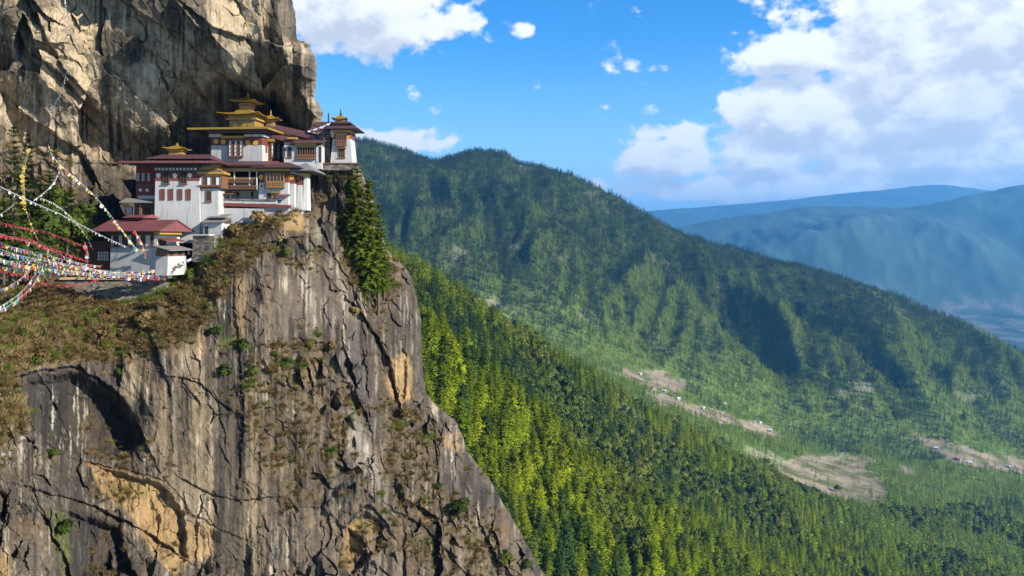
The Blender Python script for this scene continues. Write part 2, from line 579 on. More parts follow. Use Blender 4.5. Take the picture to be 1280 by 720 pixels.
def poly_dist(x, y, pts, closed=True):
    """distance to a polyline, and the side of the nearest piece"""
    best = np.full(x.shape, 1e9)
    side = np.zeros(x.shape)
    n = len(pts)
    for i in range(n if closed else n - 1):
        x0, y0 = pts[i]
        x1, y1 = pts[(i + 1) % n]
        dx, dy = x1 - x0, y1 - y0
        t = np.clip(((x - x0) * dx + (y - y0) * dy) / (dx * dx + dy * dy + 1e-9), 0, 1)
        d = np.hypot(x - x0 - t * dx, y - y0 - t * dy)
        s = np.sign(dx * (y - y0) - dy * (x - x0))
        side = np.where(d < best, s, side)
        best = np.minimum(best, d)
    return best, side


def clearing(px, row, Y):
    m = np.zeros(px.shape)
    wx = px + 7 * pnoise(px / 14, row / 9, 0.3) + 3 * pnoise(px / 5, row / 4, 7.3)
    wy = row + 4 * pnoise(px / 16, row / 9, 5.3)
    for k, pl in enumerate(CLEAR):
        okd = (Y > 700) & (Y < 1000) if k == 6 else (Y > 1230) & (Y < 2300)
        m = np.maximum(m, np.where(okd & in_poly(wx, wy, pl), 1.0, 0.0))
    return m


TCL = clearing(GP, TROW, TY)
# colour of the open ground
fl = fbm(TX / 45, TY / 45, 3.1, 4, 0.6)
soil = np.array([0.27, 0.215, 0.14])[None, None] * (1 + 1.1 * fl[..., None])
grass = np.array([0.11, 0.125, 0.04])[None, None] * (1 + 0.4 * fl[..., None])
g2 = sstep(-0.05, 0.3, fbm(TX / 60, TY / 60, 9.1, 4))[..., None]
openc = soil * (1 - g2) + grass * g2
rocky = sstep(0.16, 0.42, fbm(TX / 170, TY / 330 + TZ / 120, 6.6, 5, 0.62))[..., None]
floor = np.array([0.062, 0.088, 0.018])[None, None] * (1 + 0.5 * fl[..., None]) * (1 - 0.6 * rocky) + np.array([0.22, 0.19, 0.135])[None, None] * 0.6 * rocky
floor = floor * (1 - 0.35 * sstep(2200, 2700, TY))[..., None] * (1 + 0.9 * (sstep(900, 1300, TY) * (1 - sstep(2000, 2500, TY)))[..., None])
far_f = np.array([0.045, 0.075, 0.050])[None, None] * (1 + 1.3 * fbm(TX / 420, TY / 700, 2.4, 5, 0.65)[..., None])
fields = np.array([0.15, 0.14, 0.11])[None, None] * (1 + 0.5 * fbm(TX / 160, TY / 260, 5.9, 3)[..., None])
vm = (sstep(6000, 6500, TY) * (1 - sstep(9600, 10300, TY)))[..., None] * sstep(0.0, 0.16, fbm(TX / 300, TY / 420, 1.2, 5))[..., None]
k_far = sstep(3600, 4300, TY)[..., None]
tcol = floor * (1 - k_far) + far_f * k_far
tcol = tcol * (1 - vm) + fields * vm
tcol = tcol * (1 - TCL[..., None]) + openc * TCL[..., None]
tcol = np.clip(tcol, 0.008, 0.8)

m, t, out = make_mat('mountain_ground')
at = t.new('ShaderNodeAttribute', attribute_name='ground')
gp = t.new('ShaderNodeNewGeometry').outputs['Position']
n1 = t.noise(t.vmath('MULTIPLY', gp, (.02, .02, .02)), 6.0, 5, 0.65)
b = t.new('ShaderNodeBsdfDiffuse')
t.put(b.inputs[0], t.mix(1.0, at.outputs['Color'], t.math('ADD', 0.45, t.math('MULTIPLY', n1, 1.1)), 'MULTIPLY'))
bp = t.new('ShaderNodeBump')
bp.inputs['Strength'].default_value = 0.8
bp.inputs['Distance'].default_value = 6.0
n3 = t.noise(t.vmath('MULTIPLY', gp, (.02, .02, .02)), 2.2, 6, 0.7)
t.l.new(n3, bp.inputs['Height'])
t.l.new(bp.outputs[0], b.inputs['Normal'])
t.l.new(b.outputs[0], out.inputs[0])
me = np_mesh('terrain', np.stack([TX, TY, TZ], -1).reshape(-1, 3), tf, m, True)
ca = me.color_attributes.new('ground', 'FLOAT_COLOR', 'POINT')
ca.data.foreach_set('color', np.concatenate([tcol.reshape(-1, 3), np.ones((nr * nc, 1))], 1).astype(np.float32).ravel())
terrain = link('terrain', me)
tag(terrain, 'wooded mountain slopes falling to a valley with distant blue ridges', 'terrain', kind='structure')

# ------------------------------------------------------------------ haze: one closed box of even air
hv = np.array([(x, y, z) for x in (-56000, 58000) for y in (-400, 41000) for z in (float(TZ.min()) - 1.0, max(float(TZ.max()) + 40.0, 700.0))], float)
hf = np.array([(0, 1, 3, 2), (4, 6, 7, 5), (0, 4, 5, 1), (2, 3, 7, 6), (0, 2, 6, 4), (1, 5, 7, 3)])
m, t, out = make_mat('mountain_air')
pv = t.new('ShaderNodeVolumePrincipled')
pv.inputs['Color'].default_value = (0.14, 0.50, 1.0, 1)
pv.inputs['Density'].default_value = 5.0e-5
pv.inputs['Anisotropy'].default_value = 0.2
t.l.new(pv.outputs[0], out.inputs['Volume'])
haze = link('haze', np_mesh('haze', hv, hf, m))
tag(haze, 'thin blue air between the view point and the far ridges', 'haze', kind='stuff')
# ------------------------------------------------------------------ trees
def conifer(h, r, whorls, nb, clumps, tris, seed, base=0.10, size=1.0, open_=0.0):
    """crown of a mountain pine: whorls of drooping branches carrying needle sprays; returns verts, tri faces and branch tubes"""
    rg = np.random.RandomState(seed)
    V, T = [], []
    bv, bf = [], []
    for k in range(whorls):
        t = (k + rg.uniform(-.3, .3)) / whorls
        t = min(max(t, 0), 0.985)
        z = h * (base + (1 - base) * t)
        L0 = r * (1 - t) ** 0.62 * rg.uniform(.78, 1.12) * (0.55 + 0.45 * min(1, t * 5 + 0.25)) + 0.03 * r
        a0 = rg.uniform(0, 6.28)
        for j in range(nb):
            if rg.rand() < open_:
                continue
            a = a0 + 6.283 * j / nb + rg.uniform(-.35, .35)
            L = L0 * rg.uniform(0.62, 1.18)
            dirv = np.array([math.cos(a), math.sin(a), 0])
            rise = rg.uniform(-0.12, 0.18) + 0.35 * t
            tip = None
            for c in range(clumps):
                s = (c + 0.6 + rg.uniform(-.3, .3)) / clumps
                p = dirv * L * s + np.array([0, 0, z + L * (rise * s - 0.32 * s * s * (1 - t))])
                sz = size * (0.20 * L0 + 0.06 * r) * (1.15 - 0.45 * s)
                for q in range(tris):
                    d = dirv * rg.uniform(0.1, 1.1) + rg.normal(size=3) * np.array([.55, .55, .30])
                    d /= np.linalg.norm(d) + 1e-6
                    sdv = np.cross(d, rg.normal(size=3))
                    sdv /= np.linalg.norm(sdv) + 1e-6
                    o = p + rg.normal(size=3) * sz * 0.35
                    i = len(V)
                    V += [o - d * sz * .5 - sdv * sz * .26, o - d * sz * .5 + sdv * sz * .26, o + d * sz * .85]
                    T.append((i, i + 1, i + 2))
                tip = p
    # leader
    for q in range(4):
        i = len(V)
        a = rg.uniform(0, 6.28)
        w_ = 0.05 * r
        V += [(math.cos(a) * w_, math.sin(a) * w_, h * .93), (-math.cos(a) * w_, -math.sin(a) * w_, h * .93), (0, 0, h * 1.01)]
        T.append((i, i + 1, i + 2))
    return np.array(V, float), np.array(T)


def broadleaf(h, r, lobes, leaves, seed, size=1.0):
    rg = np.random.RandomState(seed)
    V, T = [], []
    for k in range(lobes):
        a = rg.uniform(0, 6.28)
        rr = r * math.sqrt(rg.uniform(0, .75)) * .8
        c = np.array([math.cos(a) * rr, math.sin(a) * rr, h * (0.42 + 0.46 * rg.rand() * (1 - .5 * rr / r))])
        lr = r * rg.uniform(.28, .5)
        for q in range(leaves):
            d = rg.normal(size=3)
            d /= np.linalg.norm(d)
            p = c + d * lr * np.array([1, 1, .8]) * rg.uniform(.7, 1.08)
            n = d + rg.normal(size=3) * .6
            u = np.cross(n, rg.normal(size=3))
            u /= np.linalg.norm(u) + 1e-6
            v = np.cross(n, u)
            v /= np.linalg.norm(v) + 1e-6
            s = size * r * 0.13 * rg.uniform(.7, 1.4)
            i = len(V)
            V += [p - u * s - v * s * .6, p + u * s - v * s * .6, p + v * s]
            T.append((i, i + 1, i + 2))
    return np.array(V, float), np.array(T)


def trunk_np(h, r0, seed, lean=0.02, sides=6, segs=5, limbs=0, spread=1.0):
    rg = np.random.RandomState(seed)
    V, Q = [], []

    def tube(pts, rads):
        b = len(V)
        for k, (p, rd) in enumerate(zip(pts, rads)):
            for s in range(sides):
                a = 6.2832 * s / sides
                V.append((p[0] + math.cos(a) * rd, p[1] + math.sin(a) * rd, p[2]))
        for k in range(len(pts) - 1):
            for s in range(sides):
                Q.append((b + k * sides + s, b + k * sides + (s + 1) % sides, b + (k + 1) * sides + (s + 1) % sides, b + (k + 1) * sides + s))
    ax = rg.uniform(-lean, lean, 2) * h
    pts = [(ax[0] * (k / segs) ** 2, ax[1] * (k / segs) ** 2, -0.06 * h + h * 1.0 * k / segs) for k in range(segs + 1)]
    tube(pts, [r0 * (1 - 0.93 * k / segs) for k in range(segs + 1)])
    for k in range(limbs):
        z = h * rg.uniform(.3, .8)
        a = rg.uniform(0, 6.28)
        L = spread * rg.uniform(.5, .9)
        tube([(0, 0, z), (math.cos(a) * L * .5, math.sin(a) * L * .5, z + L * .12), (math.cos(a) * L, math.sin(a) * L, z + L * .15)],
             [r0 * .25, r0 * .16, r0 * .05])
    return np.array(V, float), np.array(Q)


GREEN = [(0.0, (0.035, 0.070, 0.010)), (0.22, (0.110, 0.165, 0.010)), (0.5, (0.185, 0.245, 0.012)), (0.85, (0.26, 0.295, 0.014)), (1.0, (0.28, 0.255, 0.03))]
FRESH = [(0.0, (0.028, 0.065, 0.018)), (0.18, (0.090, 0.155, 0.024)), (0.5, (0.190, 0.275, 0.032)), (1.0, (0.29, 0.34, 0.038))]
SHADEG = [(0.0, (0.022, 0.050, 0.022)), (0.5, (0.052, 0.098, 0.028)), (1.0, (0.105, 0.155, 0.028))]  # needle green darkened to stand for shade on the slope
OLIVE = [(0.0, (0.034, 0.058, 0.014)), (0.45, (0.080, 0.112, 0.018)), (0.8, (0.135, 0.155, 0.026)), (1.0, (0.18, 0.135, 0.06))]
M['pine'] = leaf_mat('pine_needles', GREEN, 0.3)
M['shadetonepine'] = leaf_mat('shade_toned_pine_needles', SHADEG, 0.25)
M['farshadepine'] = leaf_mat('far_shade_toned_needles', [(0.0, (0.016, 0.038, 0.022)), (0.5, (0.036, 0.070, 0.032)), (1.0, (0.080, 0.120, 0.034))], 0.25)  # bluish dark of shaded far slopes put into the needle colour
M['freshpine'] = leaf_mat('fresh_pine_needles', FRESH, 0.3)
M['oak'] = leaf_mat('oak_leaves', OLIVE, 0.25)


def merged(crown, trunk):
    V = np.concatenate([crown[0], trunk[0]])
    return V, [crown[1], trunk[1] + len(crown[0])]


# individual trees get full crowns; the mass of the forest lighter ones of the same kinds
near_kinds = []
for s in range(4):
    hh, rr = (1.0, (0.25, 0.30, 0.22, 0.34)[s])
    cr = outward(conifer(hh, rr, 17, 6, 4, 3, 20 + s, 0.08, 1.15, 0.06), .5)
    tk = trunk_np(hh, 0.016, s, 0.01)
    near_kinds.append((np_mesh('pine_crown', cr[0], cr[1], M['pine'], normals=cr[2]), np_mesh('pine_trunk', tk[0], tk[1], M['bark'], True), 'pine'))
for s in range(2):
    cr = outward(broadleaf(0.72, 0.36, 13, 60, 40 + s), .4)
    tk = trunk_np(0.55, 0.022, s + 9, 0.03, limbs=5, spread=.3)
    near_kinds.append((np_mesh('oak_crown', cr[0], cr[1], M['oak'], normals=cr[2]), np_mesh('oak_trunk', tk[0], tk[1], M['bark'], True), 'oak'))

for s in range(2):
    cr = outward(conifer(1.0, (0.28, 0.34)[s], 15, 6, 4, 3, 30 + s, 0.06, 1.15, 0.06), .5)
    tk = trunk_np(1.0, 0.016, s + 20, 0.01)
    near_kinds.append((np_mesh('pine_crown', cr[0], cr[1], M['shadetonepine'], normals=cr[2]), np_mesh('pine_trunk', tk[0], tk[1], M['bark'], True), 'shadetonepine'))

protos = []


def proto(name, crown, trunk, mat):
    crown = outward(crown, .5 if 'pine' in name else .4)
    V, fs = merged(crown, trunk)
    tn = trunk[0] * np.array([1, 1, 0]) + 1e-4
    me = np_mesh(name, V, fs, mat, normals=np.concatenate([crown[2], tn / np.linalg.norm(tn, axis=1)[:, None]]))
    me.materials.append(M['bark'])
    nt = len(fs[0])
    mi = np.zeros(len(me.polygons), np.int32)
    mi[nt:] = 1
    me.polygons.foreach_set('material_index', mi)
    protos.append(bpy.data.objects.new(name, me))


for s in range(4):       # middle distance pines
    proto('forest_pine', conifer(1.0, (0.25, 0.30, 0.22, 0.34)[s], 12, 5, 3, 2, 60 + s, 0.08, 1.25, 0.05), trunk_np(1, .016, s, .01, 4, 2), M['pine'])
for s in range(2):       # middle distance oaks
    proto('forest_oak', broadleaf(0.72, 0.38, 10, 34, 80 + s, 1.35), trunk_np(.5, .02, s, .02, 4, 2), M['oak'])
for s in range(2):       # middle distance pines, shade toned into their green
    proto('forest_dark_pine', conifer(1.0, (0.28, 0.34)[s], 11, 5, 3, 2, 70 + s, 0.06, 1.25, 0.05), trunk_np(1, .016, s, .01, 4, 2), M['shadetonepine'])
for s in range(3):       # far pines
    proto('forest_pine', conifer(1.0, (0.28, 0.33, 0.25)[s], 6, 5, 2, 1, 90 + s, 0.05, 2.1, 0.0), trunk_np(1, .016, s, .01, 3, 1), M['freshpine'])
for s in range(2):       # far pines, shade toned into their green
    proto('forest_dark_pine', conifer(1.0, (0.26, 0.30)[s], 6, 5, 2, 1, 95 + s, 0.05, 2.1, 0.0), trunk_np(1, .016, s, .01, 3, 1), M['farshadepine'])


def scatter_mesh(name, pts, size, kind, rot, tilt=None):
    me = bpy.data.meshes.new(name)
    me.vertices.add(len(pts))
    me.vertices.foreach_set('co', np.asarray(pts, np.float32).ravel())
    for nm, ty, arr in (('size', 'FLOAT', size), ('turn', 'FLOAT', rot)):
        a = me.attributes.new(nm, ty, 'POINT')
        a.data.foreach_set('value', np.asarray(arr, np.float32))
    a = me.attributes.new('kind_index', 'INT', 'POINT')
    a.data.foreach_set('value', np.asarray(kind, np.int32))
    if tilt is not None:
        a = me.attributes.new('tilt', 'FLOAT', 'POINT')
        a.data.foreach_set('value', np.asarray(tilt, np.float32))
    me.update()
    return me


def scatter_object(name, me, protos_):
    o = link(name, me)
    ng = bpy.data.node_groups.new(name, 'GeometryNodeTree')
    ng.interface.new_socket('Geometry', in_out='INPUT', socket_type='NodeSocketGeometry')
    ng.interface.new_socket('Geometry', in_out='OUTPUT', socket_type='NodeSocketGeometry')
    N = ng.nodes
    L = ng.links
    gi = N.new('NodeGroupInput')
    go = N.new('NodeGroupOutput')
    mp = N.new('GeometryNodeMeshToPoints')
    L.new(gi.outputs[0], mp.inputs[0])
    jn = N.new('GeometryNodeJoinGeometry')
    infos = []
    for p in protos_:
        oi = N.new('GeometryNodeObjectInfo')
        oi.inputs['Object'].default_value = p
        oi.inputs['As Instance'].default_value = True
        infos.append(oi)
    for oi in reversed(infos):
        L.new(oi.outputs['Geometry'], jn.inputs[0])
    ip = N.new('GeometryNodeInstanceOnPoints')
    L.new(mp.outputs[0], ip.inputs['Points'])
    L.new(jn.outputs[0], ip.inputs['Instance'])
    ip.inputs['Pick Instance'].default_value = True

    def named(nm, ty):
        a = N.new('GeometryNodeInputNamedAttribute')
        a.data_type = ty
        a.inputs[0].default_value = nm
        return a.outputs[0]
    L.new(named('kind_index', 'INT'), ip.inputs['Instance Index'])
    cb = N.new('ShaderNodeCombineXYZ')
    L.new(named('turn', 'FLOAT'), cb.inputs[2])
    L.new(named('tilt', 'FLOAT'), cb.inputs[0])
    L.new(cb.outputs[0], ip.inputs['Rotation'])
    L.new(named('size', 'FLOAT'), ip.inputs['Scale'])
    L.new(ip.outputs[0], go.inputs[0])
    md = o.modifiers.new(name, 'NODES')
    md.node_group = ng
    return o


# where the land can be seen from around the view point
run_min = np.minimum.accumulate(TROW, axis=0)
frng = np.random.RandomState(5)


def sample_land(n, d0, d1, p0, p1):
    """points spread evenly over the ground"""
    D = np.sqrt(frng.uniform(d0 * d0, d1 * d1, n))
    px = frng.uniform(p0, p1, n)
    ln = np.log(D)
    # bilinear lookup in the terrain sheet so the trees stand on it
    i = np.clip(np.searchsorted(ln_g, ln) - 1, 0, nr - 2)
    j = np.clip(np.searchsorted(px_g, px) - 1, 0, nc - 2)
    a = (ln - ln_g[i]) / (ln_g[i + 1] - ln_g[i])
    b = (px - px_g[j]) / (px_g[j + 1] - px_g[j])
    z = (TZ[i, j] * (1 - a) * (1 - b) + TZ[i + 1, j] * a * (1 - b) + TZ[i, j + 1] * (1 - a) * b + TZ[i + 1, j + 1] * a * b)
    vis = run_min[np.maximum(i - 1, 0), j]
    row = HZ - z / D * F
    return px, D, z, row, vis


def keep_land(px, D, z, row, vis, tall=26):
    ok = (row - tall / D * F < vis + 6) & (row - tall / D * F < 760)
    ok &= (clearing(px, row, D) < 0.5) | (frng.rand(len(px)) < 0.07)
    X = (px - 640) / F * D
    # bare rocky outcrops and thin patches
    thin = fbm(X / 170, D / 330 + z / 120, 6.6, 5, 0.62)
    ok &= (thin < 0.30) | (frng.rand(len(px)) < 0.35)
    ok &= (fbm(X / 60, D / 60, 3.9, 2) < 0.42) | (D > 2200)
    return ok


# near slopes
def zone(n, d0, d1, p0=300, p1=1330):
    s = sample_land(n, d0, d1, p0, p1)
    k = keep_land(*s)
    return [q[k] for q in s]


def area(d0, d1, p0=300, p1=1330):
    return (p1 - p0) / F * (d1 * d1 - d0 * d0) / 2


zn = [zone(int(area(300, 760) / 21), 300, 760), zone(int(area(760, 1350) / 30), 760, 1350), zone(int(area(1350, 2150) / 66), 1350, 2150),
      zone(int(area(2150, 3500) / 90), 2150, 3500)]
allp = [np.concatenate([zz[q] for zz in zn]) for q in range(5)]
fpx, fD, fz, frow, fvis = allp
fX = (fpx - 640) / F * fD
nt_ = len(fX)
# oaks gather in the shaded folds, pines on the crests
oakn = fbm(fX / 130, fD / 150, 12.2, 3)
crest2 = (fD > 520) & (fD < 1000)
is_oak = (oakn + np.where(crest2, 0.10, 0.0) - np.where(fD < 500, .15, 0) + frng.uniform(-.2, .2, nt_) > 0.17) & (fD < 1500)
patch = fbm(fX / 90, fD / 120, 21.0, 3)
hgt = np.clip(12.8 + 6 * patch + frng.normal(0, 4.4, nt_), 4.5, 27)
hgt = np.where(fD > 1500, hgt * 0.86, hgt)
hgt = np.where(fD > 2150, np.clip(17 + frng.normal(0, 5, nt_), 7, 30), hgt)
hgt = np.where(is_oak, hgt * 0.9, hgt)
kind_i = np.where(is_oak, frng.randint(4, 6, nt_), frng.randint(0, 4, nt_))
# relief shading put into tree colour: bright needles on sunward ground, dark elsewhere
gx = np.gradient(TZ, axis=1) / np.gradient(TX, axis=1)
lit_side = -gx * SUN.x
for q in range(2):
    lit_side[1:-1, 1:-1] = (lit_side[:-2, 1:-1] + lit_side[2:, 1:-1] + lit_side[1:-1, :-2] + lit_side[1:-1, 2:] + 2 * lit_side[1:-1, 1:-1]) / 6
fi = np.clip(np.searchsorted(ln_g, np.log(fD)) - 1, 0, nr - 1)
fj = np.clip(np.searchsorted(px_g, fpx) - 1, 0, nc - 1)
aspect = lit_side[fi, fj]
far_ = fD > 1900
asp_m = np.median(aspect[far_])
darkn = fbm(fX / 200, fD / 240, 31.0, 3) * .8 + frng.uniform(-.22, .22, nt_) - np.clip((aspect - asp_m) * 2.2, -.6, .6) + np.where(far_, .80 * (1 - sstep(280, 450, frow + .10 * (640 - fpx))) - .12, 0)  # high far slopes get more shade-toned trees
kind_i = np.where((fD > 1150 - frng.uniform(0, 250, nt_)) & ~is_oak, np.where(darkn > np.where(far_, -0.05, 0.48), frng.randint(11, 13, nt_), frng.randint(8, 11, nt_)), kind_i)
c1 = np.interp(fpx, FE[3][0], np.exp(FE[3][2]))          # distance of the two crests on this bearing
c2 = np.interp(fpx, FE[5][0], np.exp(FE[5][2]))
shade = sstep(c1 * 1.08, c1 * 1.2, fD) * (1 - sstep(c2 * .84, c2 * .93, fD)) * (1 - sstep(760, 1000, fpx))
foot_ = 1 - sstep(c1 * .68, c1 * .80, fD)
isdark = (frng.rand(nt_) < 0.06 + .74 * shade + .30 * foot_) & (fD < 1150) & ~is_oak  # shaded bands and foot of the slope put into tree colour
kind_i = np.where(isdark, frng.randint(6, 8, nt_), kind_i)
turn = frng.uniform(0, 6.283, nt_)

# the 300 that show largest stand as trees of their own
EDGE_AT = lambda row: np.interp(row, [200, 330, 400, 480, 520, 560, 600, 650, 690, 720, 760], [470, 520, 528, 535, 572, 585, 615, 645, 668, 684, 706])
inview = (frow - hgt / fD * F < 712) & (fpx > EDGE_AT(frow - hgt / fD * F * .5) - 2) & (fpx < 1278) & (frow - hgt / fD * F * .8 < fvis) & (fD < 1000)
show = np.where(inview, hgt / fD, 0)
order = np.argsort(-show)[:300]
single = np.zeros(nt_, bool)
single[order] = True
single &= inview
rest = ~single
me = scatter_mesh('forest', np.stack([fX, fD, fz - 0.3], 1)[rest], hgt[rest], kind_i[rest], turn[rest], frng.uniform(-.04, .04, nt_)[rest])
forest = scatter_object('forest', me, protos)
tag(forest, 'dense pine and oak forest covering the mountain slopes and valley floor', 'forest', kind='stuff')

for i in np.nonzero(single)[0]:
    k = int(kind_i[i])
    cm, tm, kd = near_kinds[k]
    o = empty('oak_tree' if kd == 'oak' else 'pine_tree', (fX[i], fD[i], fz[i] - 0.3), turn[i])
    o.scale = (hgt[i],) * 3
    if kd == 'pine':
        tag(o, 'tall bright green pine on the near forested slope right of the cliff', 'pine tree', 'pines on the near forested slope')
    elif kd == 'shadetonepine':
        tag(o, 'pine with shade toned into its green on the near forested slope', 'pine tree', 'shade-toned pines on the near forested slope')
    else:
        tag(o, 'rounded dark olive tree among the pines of the near slope', 'tree', 'rounded trees on the near forested slope')
    link('trunk', tm, o)
    link('crown', cm, o)
print('forest trees', nt_, 'single', int(single.sum()))
# ------------------------------------------------------------------ the cliff: a sheet of rock with the ledge of the monastery half way up
RC = [  # (px, row, distance)
    (-90, -120, 112), (0, -120, 120), (150, -120, 130), (300, -120, 134), (400, -120, 142),
    (0, 0, 118), (100, 0, 128), (200, 0, 131.5), (300, 0, 131.5), (345, 0, 135), (380, 0, 142),
    (0, 60, 121), (60, 60, 125), (100, 60, 130), (200, 60, 131), (300, 60, 133), (350, 60, 133), (395, 60, 138),
    (0, 110, 124), (100, 110, 132), (200, 110, 135), (270, 110, 140), (300, 112, 146), (335, 112, 147), (370, 112, 143), (400, 112, 146),
    (0, 160, 124), (100, 160, 136), (200, 160, 142), (260, 150, 149), (330, 150, 158), (400, 150, 152),
    (0, 205, 126), (100, 205, 135), (150, 205, 143), (200, 205, 153), (300, 205, 157), (350, 205, 156), (385, 215, 150), (405, 210, 141.5), (440, 209, 142),
    (0, 250, 128), (100, 250, 135), (150, 250, 142), (200, 250, 152), (260, 250, 155), (330, 250, 152), (372, 250, 146), (384, 262, 139), (405, 250, 141), (440, 250, 142.5), (470, 250, 151),
    (0, 290, 126), (60, 290, 131), (110, 290, 140), (180, 290, 148), (230, 293, 147), (250, 296, 128), (266, 283, 129.5), (300, 283, 130), (330, 270, 130), (350, 262, 130.2), (372, 264, 131.5), (385, 285, 133), (430, 290, 145), (475, 290, 151),
    (0, 325, 121), (60, 330, 126), (105, 336, 136), (200, 336, 138), (235, 330, 133), (252, 316, 126), (280, 300, 128), (320, 300, 128), (350, 310, 129), (400, 320, 134), (440, 320, 143), (470, 320, 147), (495, 322, 152),
    (0, 352, 111), (60, 352, 120), (110, 350, 126), (205, 349, 126), (250, 340, 125), (300, 340, 125), (350, 350, 127), (400, 350, 132), (450, 350, 142), (470, 350, 146), (515, 350, 150),
    (0, 400, 99), (60, 400, 108), (110, 398, 117), (200, 390, 120), (250, 390, 120), (300, 400, 121), (360, 400, 125), (420, 400, 130), (455, 400, 141), (475, 400, 144), (500, 400, 146), (525, 400, 149),
    (0, 450, 90), (50, 450, 99), (100, 445, 108), (150, 440, 113), (200, 440, 114), (300, 450, 118), (360, 450, 122), (420, 450, 127), (460, 440, 133), (475, 455, 142), (500, 450, 141), (530, 450, 147),
    (0, 520, 84), (40, 520, 88), (60, 520, 97), (100, 520, 109), (150, 520, 113), (200, 520, 110), (300, 520, 114), (360, 520, 118), (420, 520, 123), (480, 520, 130), (495, 510, 139), (520, 500, 141), (560, 530, 145),
    (0, 600, 80), (50, 600, 85), (80, 600, 93), (100, 600, 102), (150, 600, 104), (200, 600, 106), (300, 600, 111), (400, 600, 118), (450, 610, 120), (500, 600, 127), (560, 600, 134), (605, 600, 142),
    (0, 720, 77), (60, 720, 82), (90, 720, 90), (130, 720, 93), (200, 720, 99), (300, 720, 107), (400, 720, 114), (500, 720, 121), (600, 720, 130), (680, 720, 140),
    (-90, 300, 112), (-90, 420, 92), (-90, 600, 74), (-90, 850, 68), (0, 850, 72), (200, 850, 94), (400, 850, 108), (600, 850, 124), (760, 850, 140), (-90, 0, 110), (-90, 150, 114)]
EDGE = [(-130, 372), (0, 366), (22, 369), (48, 370), (56, 384), (66, 391), (80, 396), (100, 396), (122, 393), (130, 399), (140, 404), (152, 403), (166, 400), (190, 402), (203, 408), (205, 443), (215, 452), (240, 462), (280, 474),
        (312, 484), (330, 503), (345, 514), (372, 521), (400, 526), (440, 527), (468, 529), (490, 533), (505, 543), (516, 558), (530, 572), (545, 577), (562, 583), (580, 596), (600, 612), (620, 624), (650, 641), (690, 664), (720, 681), (780, 716), (900, 790)]
rc = np.array(RC, float)


def rbf_fit(c, v, lam=0.05):
    d = np.linalg.norm(c[:, None] - c[None], axis=-1)
    n = len(c)
    A = np.zeros((n + 3, n + 3))
    A[:n, :n] = d + 0.0
    A[:n, :n] -= lam * np.eye(n)
    Pm = np.c_[np.ones(n), c]
    A[:n, n:] = Pm
    A[n:, :n] = Pm.T
    return np.linalg.solve(A, np.r_[v, 0, 0, 0])


CS = np.array([0.01, 0.01])
rw = rbf_fit(rc[:, :2] * CS, rc[:, 2])


def rbf_eval(px, py):
    q = np.stack([px.ravel(), py.ravel()], 1) * CS
    o = rw[-3] + q @ rw[-2:]
    c = rc[:, :2] * CS
    for k in range(len(c)):
        o = o + rw[k] * np.hypot(q[:, 0] - c[k, 0], q[:, 1] - c[k, 1])
    return o.reshape(px.shape)


NCOL, NROW = 560, 690
rows = np.linspace(-110, 830, NROW)
e_rows = np.interp(rows, [e[0] for e in EDGE], [e[1] for e in EDGE])
e_rows = e_rows + 2.6 * fbm(rows / 18, 0.3, 0.7, 4, 0.6) * np.clip(1 - np.abs(rows - 205) / 4, 0, 1).__rsub__(1)
uu = np.linspace(0, 1, NCOL)
CPX = -70 + uu[None] * (e_rows[:, None] + 70)
CPY = np.repeat(rows[:, None], NCOL, 1)
CD = rbf_eval(CPX, CPY)
upper = 1 - sstep(170, 260, CPY + 0.25 * np.clip(CPX - 330, 0, 200) * 0)      # the wall above the ledge
ledge = in_poly(CPX, CPY, [(100, 345), (235, 335), (300, 285), (392, 262), (392, 205), (450, 204), (450, 212), (410, 216), (400, 290), (300, 310), (240, 345), (110, 352)])
lf = ledge.astype(float)

# fractured faces: cells of tilted planes
def facets(px, py, n, sx, sy, ang, tilt, step, seed, wp=1.0):
    rg = np.random.RandomState(seed)
    wx = px + 9 * pnoise(px / 40, py / 40, seed) + wp * 3 * pnoise(px / 13, py / 13, seed + 3.3)
    wy = py + 9 * pnoise(px / 40, py / 40, seed + 9.1) + wp * 3 * pnoise(px / 13, py / 13, seed + 5.1)
    c, s = math.cos(ang), math.sin(ang)
    ax = (wx * c + wy * s) / sx
    ay = (-wx * s + wy * c) / sy
    pts = rg.uniform([-110, -160], [800, 870], (n, 2))
    qx = (pts[:, 0] * c + pts[:, 1] * s) / sx
    qy = (-pts[:, 0] * s + pts[:, 1] * c) / sy
    kd = kdtree.KDTree(n)
    for i in range(n):
        kd.insert((qx[i], qy[i], 0), i)
    kd.balance()
    idx = np.empty(px.size, int)
    gap = np.empty(px.size)
    for k, (a_, b_) in enumerate(zip(ax.ravel(), ay.ravel())):
        r2 = kd.find_n((a_, b_, 0), 2)
        idx[k] = r2[0][1]
        gap[k] = r2[1][2] - r2[0][2]
    tx, ty = rg.normal(0, tilt, n), rg.normal(0, tilt, n)
    st = rg.normal(0, step, n)
    dx = (ax.ravel() - qx[idx])
    dy = (ay.ravel() - qy[idx])
    v = st[idx] + tx[idx] * dx + ty[idx] * dy
    return v.reshape(px.shape), gap.reshape(px.shape), (idx % 97).reshape(px.shape) / 97.0


fA, gA, iA = facets(CPX, CPY, 170, 1.0, 1.75, R(-42), 0.055, 0.9, 3)     # slabs dipping to the right, upper wall
fB, gB, iB = facets(CPX, CPY, 130, 1.0, 3.2, R(-10), 0.034, 0.22, 7)       # upright slabs, lower wall
fC, gC, iC = facets(CPX, CPY, 4600, 1.0, 2.0, R(-22), 0.085, 0.11, 9, .35)     # broken blocks
fw = upper
big = fA * fw + fB * (1 - fw)
